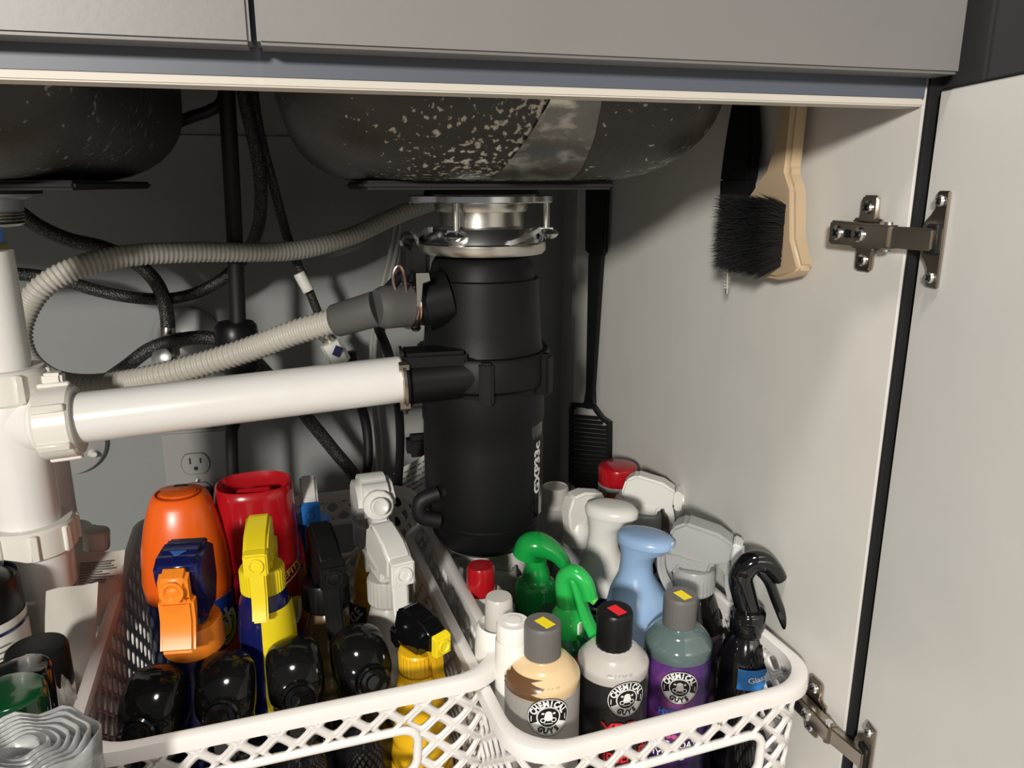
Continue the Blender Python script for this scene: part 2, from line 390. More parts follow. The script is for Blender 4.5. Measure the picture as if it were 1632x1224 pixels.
# ================================================================== GARBAGE DISPOSAL
def rowz(y, x=770, Y=DY): return at(x, y, Y).z
K = pm(at(770, 600, DY), 1.0)
def kr(y): return pm(at(770, y, DY), 1.0)
gd = thing('garbage_disposal', 'black garbage disposal hanging below the right sink bowl', 'garbage disposal', (DC.x, DY, rowz(855)))
DX = DC.x
ctr = lambda y: (DX, DY, rowz(y))
def lat(rows, **k):
    mb = MB(); mb.lathe([(r*kr(y), rowz(y)) for y, r in rows], 56, (DX, DY, 0), **k); return mb
lat([(404, 60), (404, 66), (408, 74), (418, 80), (434, 83), (440, 84), (442, 90), (470, 91), (520, 92), (545, 94), (556, 97)]).build('upper_housing', BLKM, gd, world=True)
mb = lat([(552, 94), (553, 104), (558, 107), (590, 107), (600, 106), (606, 99), (612, 98)])
for k in range(6):
    a = math.radians(20+60*k); R = 103*K
    mb.box((DX+R*math.cos(a), DY+R*math.sin(a), rowz(585)), (.016, .012, .036), .002, 2, Matrix.Rotation(a, 3, 'Z'))
mb.build('collar', BLKM, gd, world=True)
lat([(606, 97), (660, 97), (664, 95), (700, 95), (780, 93), (800, 91), (812, 88), (813, 84), (817, 84), (818, 86), (838, 82), (852, 72), (858, 60), (860, 30), (860, 1)]).build('motor_housing', BLKM, gd, world=True)
lat([(857, 66), (859, 66), (861, 62), (861, 1)]).build('base_ring', ZINC, gd, world=True)
# mounting assembly
def ears(r, zt_, zb_, e, w, angs, mtn, nm, seg=72):
    mb = MB(); pts = []
    for i in range(seg):
        a = 2*PI*i/seg; q = r
        for g in angs:
            d = abs((a-math.radians(g)+PI) % (2*PI)-PI)
            if d < w: q = max(q, r+(e-r)*(.5+.5*math.cos(PI*d/w))**.6)
        pts.append((DX+q*math.cos(a), DY+q*math.sin(a)))
    mb.prism(pts, zb_, zt_, P=lambda a, b, c: (a, b, c), bev=.0008, seg=1); return mb.build(nm, mtn, gd, world=True)
ang = (-124, -4, 116)
mb = lat([(303, 68), (303, 90), (309, 92), (312, 88), (312, 60)]); mb.build('gasket', RUB, gd, world=True)
ears(84*K*.97, rowz(311), rowz(323), 118*K*.93, .5, (176, -4, 60), CHROME, 'mounting_flange')
lat([(320, 60), (320, 74), (328, 75), (336, 73), (337, 68), (362, 68)]).build('throat', ZINC, gd, world=True)
lat([(358, 66), (360, 78), (362, 84), (372, 90), (384, 94), (386, 60)]).build('upper_ring', CHROME, gd, world=True)
lat([(384, 80), (384, 100), (386, 102), (396, 102), (402, 98), (404, 80)]).build('lower_ring', ZINC, gd, world=True)
for g, R in ((-128, 88), (-14, 103), (112, 96)):
    a = math.radians(g); x, y = DX+R*K*math.cos(a)*.95, DY+R*K*math.sin(a)*.95
    mb = MB(); mb.cyl((x, y, rowz(378)), (x, y, rowz(322)), .0030, 12)
    mb.build('bolt', ZINC, gd, world=True)
    mb = MB(); mb.lathe([(.004, -.004), (.009, -.002), (.011, .001), (.009, .004), (.004, .006)], 20, (x, y, rowz(374))); 
    mb.box(((x+DX+R*.8*K*math.cos(a))/2, (y+DY+R*.8*K*math.sin(a))/2, rowz(368)), (.024, .014, .006), .002, 2, Matrix.Rotation(a, 3, 'Z'))
    mb.build('bolt_boss', CHROME, gd, world=True)
for px, py, sgn in ((652, 384, -1), (850, 377, 1)):
    c = at(px, py, DY-.02); mb = MB(); pts = []
    for k in range(10):
        a = math.radians(-120+sgn*0+k*30) if sgn < 0 else math.radians(-60+k*30)
        a = math.radians(210-k*26) if sgn < 0 else math.radians(215-k*28)
        pts.append((c.x+.0065*math.cos(a), c.y, c.z+.0065*math.sin(a)))
    mb.tube(pts, .0022, 8, 3, flat=(0, 1, 0), rf=lambda t: (.006, .0018)); mb.build('mounting_lug', CHROME, gd, world=True)
# sloping ramps of the upper ring
for a0, a1 in ((-78, -40), (45, 85), (165, 205)):
    mb = MB(); vs = []; fs = []; n = 10
    for i in range(n+1):
        a = math.radians(a0+(a1-a0)*i/n); z0 = rowz(388)+.0015+(.010*i/n)
        for r_, zz in ((89, z0), (97, z0), (97, z0+.004), (89, z0+.004)):
            vs.append((DX+r_*K*math.cos(a), DY+r_*K*math.sin(a), zz))
    for i in range(n):
        for k in range(4): fs.append((i*4+k, i*4+(k+1) % 4, (i+1)*4+(k+1) % 4, (i+1)*4+k))
    fs += [(0, 3, 2, 1), (n*4, n*4+1, n*4+2, n*4+3)]; mb.add(vs, fs); mb.build('cam_ramp', CHROME, gd, world=True)
# discharge outlet on the left
oL = at(640, 606, DY-.035); oR = at(700, 600, DY-.035); dirp = (oR-oL).normalized()
mb = MB(); mb.lathe([(.0, 0), (.026, 0), (.026, .004), (.021, .007), (.020, .03), (.022, .06)], 32, oL, dirp)
mb.box(oL+dirp*.026+Vector((0, -.004, .019)), (.052, .034, .012), .003); mb.build('discharge_outlet', BLK, gd, world=True)
mb = MB(); mb.lathe([(.027, 0), (.0285, .0006), (.0285, .003), (.027, .0036)], 32, oL-dirp*.001, dirp)
for s_ in (-1, 1): mb.cyl(oL+Vector((0, -.020, -.016*s_))-dirp*.004, oL+Vector((0, -.020, -.016*s_))+dirp*.004, .0042, 6)
mb.build('outlet_flange', NICKEL, gd, world=True)
# dishwasher inlet nub on upper left
iL = at(652, 488, DY-.02); iR = at(720, 470, DY-.02); di = (iR-iL).normalized()
mb = MB(); mb.lathe([(.017, 0), (.019, .004), (.024, .008), (.024, .03)], 28, iL+di*.004, di); mb.cyl(at(662, 522, 0.6663), at(664, 522, 0.6851), .004, 12); mb.build('dishwasher_inlet', BLK, gd, world=True)
# cord box on back left with bracket
mb = MB(); a = at(662, 440, DY+.02); mb.box(a+Vector((0, 0, 0)), (.020, .05, .062), .004); mb.build('wiring_cover', BLK, gd, world=True)
a = at(672, 460, DY-.055); mb = MB(); mb.prism([(-.004, .012), (.006, .012), (.007, .006), (.001, .004), (-.001, -.014), (-.004, -.014)], 0, .001, P=lambda p, q, c: (a.x+p, a.y+c, a.z+q)); mb.build('wiring_clip', ZINC, gd, world=True)
# name plate and lettering on the right of the motor housing
def cylmap(cx, cy, R, phi0, z0, eps=.0004, rot=0.0):
    cr, sr = math.cos(rot), math.sin(rot)
    def f(u, v):
        U = u*cr-v*sr; V = u*sr+v*cr; p = phi0+U/R
        return Vector((cx+(R+eps)*math.cos(p), cy+(R+eps)*math.sin(p), z0+V))
    return f
Rm = 95.5*K
phi = math.atan2(-DY, -DX)+math.radians(60)      # facing the camera, turned to the right
def patch(mb, fn, u0, u1, v0, v1, nu=8, nv=2):
    vs = [fn(u0+(u1-u0)*i/nu, v0+(v1-v0)*j/nv) for i in range(nu+1) for j in range(nv+1)]
    mb.add(vs, [(i*(nv+1)+j, (i+1)*(nv+1)+j, (i+1)*(nv+1)+j+1, i*(nv+1)+j+1) for i in range(nu) for j in range(nv)])
f = cylmap(DX, DY, Rm, phi, rowz(725, 860), .0006)
mb = MB(); patch(mb, f, -.009, .012, -.045, .052); npl = mb.build('name_plate', BLKG, gd, world=True)
mb = MB(); f = cylmap(DX, DY, Rm, phi, rowz(722, 860), .0012, rot=PI/2); text_on(mb, 'GXP33c', .0135, f, .0006, 1.05)
mb.build('lettering', WHT, npl, world=True)
mb = MB(); f = cylmap(DX, DY, Rm*.975, math.atan2(-DY, -DX)-math.radians(62), rowz(786), .0008); patch(mb, f, -.014, .011, -.012, .012, 6)
st = mb.build('spec_sticker', WHT, gd, world=True)
mb = MB()
for k in range(7):
    f2 = cylmap(DX, DY, Rm*.975, math.atan2(-DY, -DX)-math.radians(62), rowz(786), .0012); patch(mb, f2, -.001+k*.0015, -.0002+k*.0015, -.006, .006, 1, 1)
mb.build('bar_lines', BPRT, st, world=True)
mb = MB(); c = at(700, 806, DY-.03); mb.tube([c+Vector((-.0, 0, .012)), c+Vector((-.016, 0, .006)), c+Vector((-.016, 0, -.008)), c+Vector((0, 0, -.014))], .007, 12); mb.tube([c+Vector((0, 0, .012)), c+Vector((.03, .01, .01))], .007, 12); mb.build('cord_relief', RUB, gd, world=True)

# ================================================================== DRAIN PIPES
dp = thing('drain_pipe', 'white plastic drain pipe with tee and slip nuts on the left', 'pipe', tuple(at(45, 850, 0.6192)))
pR, pL = at(641, 604, DY-.035), at(112, 668, 0.6144)
mb = MB(); mb.cyl(pR, pL-(pR-pL).normalized()*.02, .0192, 40); mb.build('branch_pipe', PVC, dp, world=True)
u = (pL-pR).normalized()
# vertical stack axis
def ax(py, px): return at(px, py, .627)
A0, A1, A2, A3, A4, A5 = ax(400, -14), ax(590, 5), ax(640, 12), ax(835, 42), ax(940, 60), ax(1020, 66)
xv = A2.x+.001
V = lambda z: Vector((xv, .627, z))
mb = MB(); mb.lathe([(.0185, A1.z-.01), (.0185, A0.z)], 36, (xv, .627, 0)); mb.build('tailpiece', PVC, dp, world=True)
def nut(c, axis, r, h, n=6, mt=PVC2, tab=None):
    mb = MB(); mb.lathe([(r*.80, -h/2), (r*.93, -h/2), (r, -h*.42), (r, h*.42), (r*.94, h/2), (r*.80, h/2)], 40, c, axis)
    ax_ = Vector(axis).normalized(); o = ax_.orthogonal().normalized(); q = ax_.cross(o)
    for k in range(n):
        a = 2*PI*k/n+.35; d = o*math.cos(a)+q*math.sin(a); R = Matrix((d, ax_.cross(d), ax_)).transposed()
        mb.box(c+d*(r+.0006), (.004, .006, h*.86), .001, 1, R)
    return mb.build('slip_nut', mt, dp, world=True)
zn1 = ax(612, 5).z
n1 = nut(V(zn1), (0, 0, 1), .0275, .025)
mb = MB(); mb.box(V(zn1+.002)+Vector((.033, -.004, 0)), (.014, .012, .012), .002); mb.build('nut_wing', PVC2, n1, world=True)
mb = MB(); mb.lathe([(.022, A3.z-.004), (.0225, A2.z-.05), (.024, A2.z-.03), (.0245, A2.z+.002), (.022, A2.z+.008), (.022, zn1)], 40, (xv, .627, 0))
bc = pL-u*.0; e = V(pL.z-.002)
mb.lathe([(.0225, 0), (.0225, (bc-e).length*.55), (.0245, (bc-e).length*.6), (.0245, (bc-e).length)], 40, e, bc-e); mb.build('tee', PVC, dp, world=True)
nut(at(96, 672, 0.6144), u, .0272, .0255)
mb = MB(); mb.lathe([(.0215, A3.z-.02), (.0215, A2.z-.05)], 40, (xv, .627, 0)); mb.build('lower_pipe', PVC, dp, world=True)
nut(V(ax(852, 45).z), (0, 0, 1), .0310, .024, 8)
mb = MB(); mb.lathe([(.0205, max(.06, ax(1130, 70).z)), (.0205, A4.z-.004), (.0215, A4.z-.001), (.0262, A4.z+.004), (.0275, A3.z-.02)], 40, (xv, .627, 0)); mb.build('trap_adapter', PVC, dp, world=True)
mb = MB(); x2 = at(84, 780, .704).x; mb.lathe([(.016, .08), (.016, at(90, 640, .704).z)], 32, (x2, .704, 0)); mb.build('rear_pipe', PVC, dp, world=True)
c = at(100, 868, .704); nut(Vector((x2+.003, .704, c.z)), (0, 0, 1), .0235, .028, 8)
mb = MB(); mb.tube([V(.075), V(.065), V(.045)+Vector((0, .015, -.015)), Vector(((xv+x2)/2, .665, .025)), Vector((x2, .695, .045)), Vector((x2, .704, .08))], .019, 24); mb.build('trap_bend', PVC, dp, world=True)
# wall flange behind the tee
t = thing('wall_flange', 'grey pipe flange ring on the back wall behind the tee', 'flange', tuple(at(120, 705, BY-.02)))
mb = MB(); mb.lathe([(.024, 0), (.045, .001), (.043, .010), (.024, .014)], 40, at(110, 700, BY-.001), (0, -1, 0)); mb.build('flange_disc', OUTL, t, world=True)
mb = MB(); mb.lathe([(.006, 0), (.003, .012)], 12, at(148, 722, BY-.012), (.4, -1, .1)); mb.build('flange_tab', WPL, t, world=True)

# sink strainer
Pst = at(5, 305, 0.6663); sx, sy_ = xv-.004, .636
t = thing('sink_strainer', 'steel sink strainer cup with threaded nut, under left bowl', 'strainer', (sx, sy_, at(5, 360, sy_).z))
zz = lambda y: at(5, y, sy_).z
def slat(rows, nm, mt, seg=40): mb = MB(); mb.lathe([(r*pm(at(5, 340, sy_), 1), zz(y)) for y, r in rows], seg, (sx, sy_, 0)); return mb.build(nm, mt, t, world=True)
slat([(296, 60), (297, 86), (303, 88), (304, 60)], 'backing_ring', BRASS)
slat([(303, 60), (303, 96), (309, 96), (310, 60)], 'washer', RUB)
slat([(309, 82), (314, 80), (318, 68), (336, 66), (338, 60)], 'strainer_body', mat('galvanised', (.36, .39, .42), .4, .6))
slat([(336, 60), (337, 64), (340, 66), (342, 64), (345, 66), (347, 64), (350, 66), (352, 64), (356, 66), (360, 60), (362, 40)], 'threaded_nut', ZINC)
slat([(361, 30), (362, 33), (370, 34), (386, 33), (387, 20)], 'thread_tape', BLUET)
slat([(385, 30), (386, 36), (390, 37), (408, 37), (416, 34), (417, 20)], 'coupling_nut', BRASS, 6)

# ================================================================== HOSES
def corr(name, pts, r, amp, pitch, mt, parent):
    P = [Vector(p) for p in pts]; n = len(P); Q = []
    for i in range(n-1):
        g = lambda k: P[max(0, min(n-1, k))]
        p0, p1, p2, p3 = g(i-1), g(i), g(i+1), g(i+2)
        for j in range(40):
            t = j/40; Q.append(0.5*((2*p1)+(-p0+p2)*t+(2*p0-5*p1+4*p2-p3)*t*t+(-p0+3*p1-3*p2+p3)*t**3))
    Q.append(P[-1]); d = [0]
    for i in range(1, len(Q)): d.append(d[-1]+(Q[i]-Q[i-1]).length)
    step = pitch/6; N = int(d[-1]/step); out = []; k = 0
    for i in range(N+1):
        s_ = i*step
        while k < len(d)-2 and d[k+1] < s_: k += 1
        f = (s_-d[k])/max(1e-9, d[k+1]-d[k]); out.append(Q[k].lerp(Q[k+1], min(1, f)))
    mb = MB(); prof = [0, .75, 1, .75, 0, -.35]
    rr = [r+amp*prof[i % 6] for i in range(N+1)]
    rr = [r+(q-r)*(1 if i < N*.42 else max(.45, 1-(i/N-.42)*3)) for i, q in enumerate(rr)]; mb.tube(out, r, 18, smooth=False, rf=lambda t: rr[round(t*N)])
    return mb.build(name, mt, parent, world=True, smooth=80)
dh = thing('drain_hose', 'ribbed grey drain hose looping behind the drain pipe to the disposal', 'hose', tuple(at(300, 580, 0.7039)))
hp = [(538, 510, 0.640), (470, 530, 0.652), (400, 556, 0.6663), (310, 584, 0.6757), (220, 606, 0.6851), (140, 616, 0.7039), (80, 605, 0.7322), (40, 570, 0.7510), (32, 520, 0.7605), (60, 465, 0.7605), (120, 428, 0.7699), (200, 408, 0.7887), (300, 402, 0.8170), (400, 402, 0.8452), (480, 398, 0.8735), (560, 376, 0.9018), (640, 340, 0.9300), (720, 312, 0.9583)]
corr('hose', [at(*p) for p in hp], .0098, .0011, .0046, CORR, dh)
mb = MB(); q0 = at(532, 512, 0.638); q1 = at(600, 492, DY-.03); q2 = at(610, 490, DY-.03); q3 = at(664, 486, DY-.02)
mb.lathe([(.0085, -.002), (.0125, 0), (.0135, .002), (.0145, (q1-q0).length)], 30, q0, q1-q0); mb.lathe([(.0145, -.006), (.0172, 0), (.0175, .004), (.0175, (q3-q2).length)], 30, q2-Vector((0, 0, 0)), q3-q2)
mb.build('rubber_connector', GRUB, dh, world=True)
mb = MB(); dq = (q3-q2).normalized(); o1 = dq.orthogonal().normalized(); o2 = dq.cross(o1)
for k, (tt, sl) in enumerate(((.72, .10), (.86, -.05))):
    c = q2.lerp(q3, tt); pts = []
    for i in range(24):
        a = 2*PI*i/24; pts.append(c+(o1*math.cos(a)+o2*math.sin(a))*.0183+dq*sl*.02*math.sin(a))
    mb.tube(pts, .0011, 6, 2, closed=True)
c1 = at(628, 455, DY-.035); c2 = at(645, 458, DY-.035)
mb.tube([c1+Vector((.004, 0, -.010)), c1+Vector((0, 0, 0)), c1+Vector((0, 0, .010)), c1.lerp(c2, .5)+Vector((0, 0, .0165)), c2+Vector((0, 0, .010)), c2+Vector((.001, 0, -.008))], .0013, 8)
mb.build('spring_clamp', COPP, dh, world=True)

# faucet pull down hose with weight
fh = thing('faucet_hose', 'straight black faucet hose with a black weight clamped on it', 'hose', tuple(at(378, 560, 0.8547)))
mb = MB(); mb.tube([at(358, 60, 0.8358), at(362, 160, 0.8358), at(370, 300, 0.8452), at(377, 450, 0.8547), at(379, 540, 0.8547), at(372, 660, 0.8547), at(369, 700, 0.8547), at(374, 780, 0.8547), at(400, 850, 0.8735), at(470, 880, 0.9018)], .0082, 14, rf=lambda t: .0082 if t < .6 else .0068); mb.build('hose', RUB, fh, world=True)
mb = MB(); c = at(379, 557, 0.8547); mb.lathe([(.010, .030), (.018, .030), (.0215, .026), (.0225, .014), (.0225, -.010), (.021, -.020), (.014, -.0285), (.008, -.029)], 32, c); mb.build('hose_weight', BLK, fh, world=True)

def hose(name, label, pts, r, mt, cat='hose', seg=10): 
    mb = MB(); mb.tube([at(*p) for p in pts], r, seg); return tag(mb.build(name, mt), label, cat)
# braided supply hoses
h1 = thing('braided_hose', 'braided supply hose sweeping from the sink gap round to the far left', 'hose', tuple(at(300, 470, 0.9112)))
mb = MB(); mb.tube([at(*p) for p in [(380, 60, 0.8547), (390, 160, 0.8641), (410, 250, 0.8735), (416, 320, 0.8829), (406, 380, 0.9018), (370, 432, 0.9206), (320, 464, 0.9300), (270, 476, 0.9300), (210, 474, 0.9206), (150, 462, 0.9112), (95, 445, 0.9018), (20, 436, 0.8923), (-60, 436, 0.8829)]], .0068, 12); mb.build('hose', BRAID, h1, world=True)
h2 = thing('braided_hose', 'thin braided hose with white tag running down to the blue-marked valve', 'hose', tuple(at(500, 470, 0.9112)))
mb = MB(); mb.tube([at(*p) for p in [(395, 60, 0.8735), (410, 190, 0.8829), (437, 300, 0.8923), (462, 390, 0.9018), (492, 462, 0.9112), (520, 530, 0.9206), (545, 590, 0.9300), (560, 650, 0.9394)]], .0052, 12); mb.build('hose', BRAID, h2, world=True)
def sleeve(parent, p, q, Y, r, mt, nm, seg=20):
    mb = MB(); a, b = at(*p, Y), at(*q, Y); mb.cyl(a, b, r, seg, bev=.0008); return mb.build(nm, mt, parent, world=True)
sleeve(h2, (476, 435), (492, 464), .9035, .0066, WPL, 'tag_sleeve')
sleeve(h2, (514, 530), (530, 546), .918, .0085, ZINC, 'hose_nut')
sleeve(h2, (526, 545), (544, 578), .912, .0125, WPL, 'valve_cap', 8)
mb = MB(); c = at(538, 560, 0.8989); mb.box(c, (.009, .002, .012), .0005, 1, Matrix.Rotation(.45, 3, 'Y')); mb.build('blue_marker', NAVY, h2, world=True)
h3 = thing('braided_hose', 'braided hose arching left of the black hose into the chrome valve', 'hose', tuple(at(260, 480, 0.9206)))
mb = MB(); mb.tube([at(*p) for p in [(20, 330, 0.8735), (60, 360, 0.8829), (110, 382, 0.8923), (165, 395, 0.9018), (215, 418, 0.9112), (250, 452, 0.9159), (265, 495, 0.9206), (268, 530, 0.9206)]], .0078, 12); mb.build('hose', BRAID, h3, world=True)
sleeve(h3, (268, 520), (266, 546), .920, .0082, NICKEL, 'crimp')
h4 = thing('braided_hose', 'braided hose arching from the valve down behind the drain pipe to the right', 'hose', tuple(at(400, 580, 0.9112)))
mb = MB(); mb.tube([at(*p) for p in [(150, 620, 0.9206), (200, 585, 0.9112), (240, 556, 0.9018), (290, 541, 0.8923), (340, 540, 0.8923), (390, 562, 0.8923), (430, 600, 0.9018), (480, 655, 0.9112), (530, 715, 0.9206), (572, 770, 0.9206), (600, 850, 0.9300)]], .0078, 12); mb.build('hose', BRAID, h4, world=True)
hose('supply_tube', 'short dark tube curving out from behind the left bowl', [(270, 200, 0.8452), (306, 186, 0.8547), (335, 176, 0.8547), (355, 158, 0.8547), (362, 100, 0.8547)], .0058, RUB)
va = thing('shutoff_valve', 'small chrome shutoff valve behind the ribbed hose', 'valve', tuple(at(265, 570, 0.9206)))
mb = MB(); c = at(268, 556, 0.9253); mb.box(c, (.022, .022, .024), .004); mb.cyl(c, c+Vector((0, BY-c.y-.002, -.004)), .009, 16); mb.build('valve_body', NICKEL, va, world=True)
mb = MB(); c = at(262, 570, 0.8970); mb.lathe([(.004, 0), (.010, .001), (.0125, .004), (.011, .008), (.004, .010)], 10, c, (-.2, -1, .25)); mb.cyl(c, c+Vector((0, .02, -.01)), .004); mb.build('valve_knob', CHROME, va, world=True)
mb = MB(); mb.lathe([(.04, 0), (.040, .001), (.035, .006), (.010, .016), (.009, .02)], 40, at(300, 540, BY-.001), (0, -1, 0)); tag(mb.build('escutcheon', mat('pale_steel', (.5, .5, .5), .35, .3)), 'round pale wall escutcheon behind the chrome valve', 'wall plate')
# cords near the disposal
mb = MB(); mb.tube([at(*p) for p in [(668, 425, 0.7416), (640, 440, 0.7605), (612, 470, 0.7793), (602, 515, 0.7981), (618, 560, 0.8170), (632, 620, 0.8452), (638, 700, 0.8735), (634, 780, 0.9018), (630, 860, 0.9300)]], .0052, 10); mb.build('power_cable', RUB, gd, world=True)
hose('black_cable', 'black cable dropping from under the drain pipe beside the white bottle', [(560, 560, 0.9489), (568, 620, 0.9489), (584, 680, 0.9489), (586, 740, 0.9394), (572, 800, 0.9300)], .0062, RUB, 'cable')
for k, (dx, lb) in enumerate(((0, 'thin clear tube nearest the disposal, running up the back wall'), (9, 'thin clear tube second of the pair running up the back wall'))):
    hose('clear_tube', lb, [(632+dx, 330, 0.9912), (622+dx, 400, 0.9912), (608+dx, 460, 0.9912), (594+dx*.6, 530, 0.9912), (592+dx*.6, 600, 0.9912), (600+dx*.6, 700, 0.9912), (604+dx*.6, 790, 0.9912)], .0026, mat('clear_tubing', (.30, .30, .28), .25), 'tube', 8)

# outlets
def oval(w_, h_, n=28):
    out = []
    for i in range(n):
        a = 2*PI*i/n; x = w_/2*math.cos(a)*1.0; z = w_/2*math.sin(a); out.append((x, max(-h_/2, min(h_/2, z))))
    return out
ou = thing('wall_outlet', 'duplex wall outlet with one empty socket above the orange can', 'outlet', tuple(at(315, 740, BY)))
p0, p1 = at(256, 690, BY-.004), at(372, 690, BY-.004); pw = p1.x-p0.x; pc = at(313, 775, BY).z
wc = (p0.x+p1.x)/2
mb = MB(); mb.box((wc, BY-.003, p0.z-.062), (pw, .006, .124), .0025, 2); mb.build('cover_plate', OUTL, ou, world=True)
for k, py in enumerate((739, 785)):
    c = at(312 if k == 0 else 322, py, BY-.007); c.x = at(312, 739, BY-.007).x
    mb = MB(); mb.prism([(c.x+a*1.07, c.z+b*1.07) for a, b in oval(.034, .028)], BY-.0064, BY-.0058, P=lambda a, b, cc: (a, cc, b)); mb.build('socket_gap', GREYC, ou, world=True)
    mb = MB(); mb.prism([(c.x+a, c.z+b) for a, b in oval(.034, .028)], BY-.0085, BY-.0055, P=lambda a, b, cc: (a, cc, b), bev=.0005, seg=1); so = mb.build('socket_face', OUTL, ou, world=True)
    mb = MB()
    for dx, h_ in ((-.0064, .0085), (.0064, .0070)): mb.box((c.x+dx, BY-.0086, c.z+.0045), (.0020, .0006, h_))
    mb.prism([(c.x+.0027*math.cos(a), c.z-.0062+max(-.0022, .0030*math.sin(a))) for a in [i*PI/8 for i in range(16)]], BY-.0089, BY-.0084, P=lambda a, b, cc: (a, cc, b)); mb.build('slot', BPRT, ou, world=True)
c = at(319, 770, BY-.006); mb = MB(); mb.lathe([(.0035, 0), (.003, .0012), (.001, .0016)], 14, Vector((at(312, 739, BY-.007).x, BY-.006, at(312, 763, BY).z)), (0, -1, 0)); mb.build('screw', ZINC, ou, world=True)
pl = thing('power_plug', 'black plug pushed into the lower socket behind the orange can', 'plug', tuple(at(330, 800, BY-.03)))
mb = MB(); c = at(326, 800, BY-.022); mb.box(c, (.030, .028, .036), .006); mb.tube([c+Vector((.004, -.006, -.012)), c+Vector((.012, -.014, -.03)), c+Vector((.012, -.012, -.07))], .006, 10); mb.build('plug_body', RUB, pl, world=True)
wb = thing('outlet_box', 'pale wall outlet box with a black adaptor, left of the disposal', 'outlet', tuple(at(665, 680, BY-.01)))
mb = MB(); c = at(668, 668, BY-.011); mb.box(c, (.052, .022, .034), .003); mb.box(at(668, 652, BY-.012), (.054, .024, .003), .001); mb.build('box_cover', OUTL, wb, world=True)
mb = MB(); c = at(672, 708, BY-.02); mb.box(c, (.042, .03, .030), .006); mb.build('adaptor', RUB, wb, world=True)
pt = thing('paper_tag', 'white printed tag with a red stripe behind the disposal', 'tag', tuple(at(665, 770, 0.9489)))
c = at(672, 775, 0.9489); e1 = Vector((.86, .2, .38)).normalized(); e2 = Vector((-.30, .05, .9)).normalized()
TF = lambda u, v, h=0: c+e1*u+e2*v+Vector((0, -h-.001*math.sin(u*90), 0))
mb = MB(); patch(mb, lambda u, v: TF(u, v), -.028, .028, -.052, .036, 8, 8); o = mb.build('tag_sheet', PAPER, pt, world=True)
mb = MB(); patch(mb, lambda u, v: TF(u, v, .0008), -.027, .027, -.018, -.008, 6, 1); mb.build('red_stripe', REDD, pt, world=True)
mb = MB()
for r_ in range(11):
    v0 = .028-r_*.0065
    if -.020 < v0 < -.004: continue
    u = -.024
    while u < .022:
        L_ = random.uniform(.005, .012); patch(mb, lambda a, b: TF(a, b, .0009), u, min(.025, u+L_), v0, v0+.0018, 1, 1); u += L_+.002
mb.build('print_lines', PRTG, pt, world=True)

exec_later = []
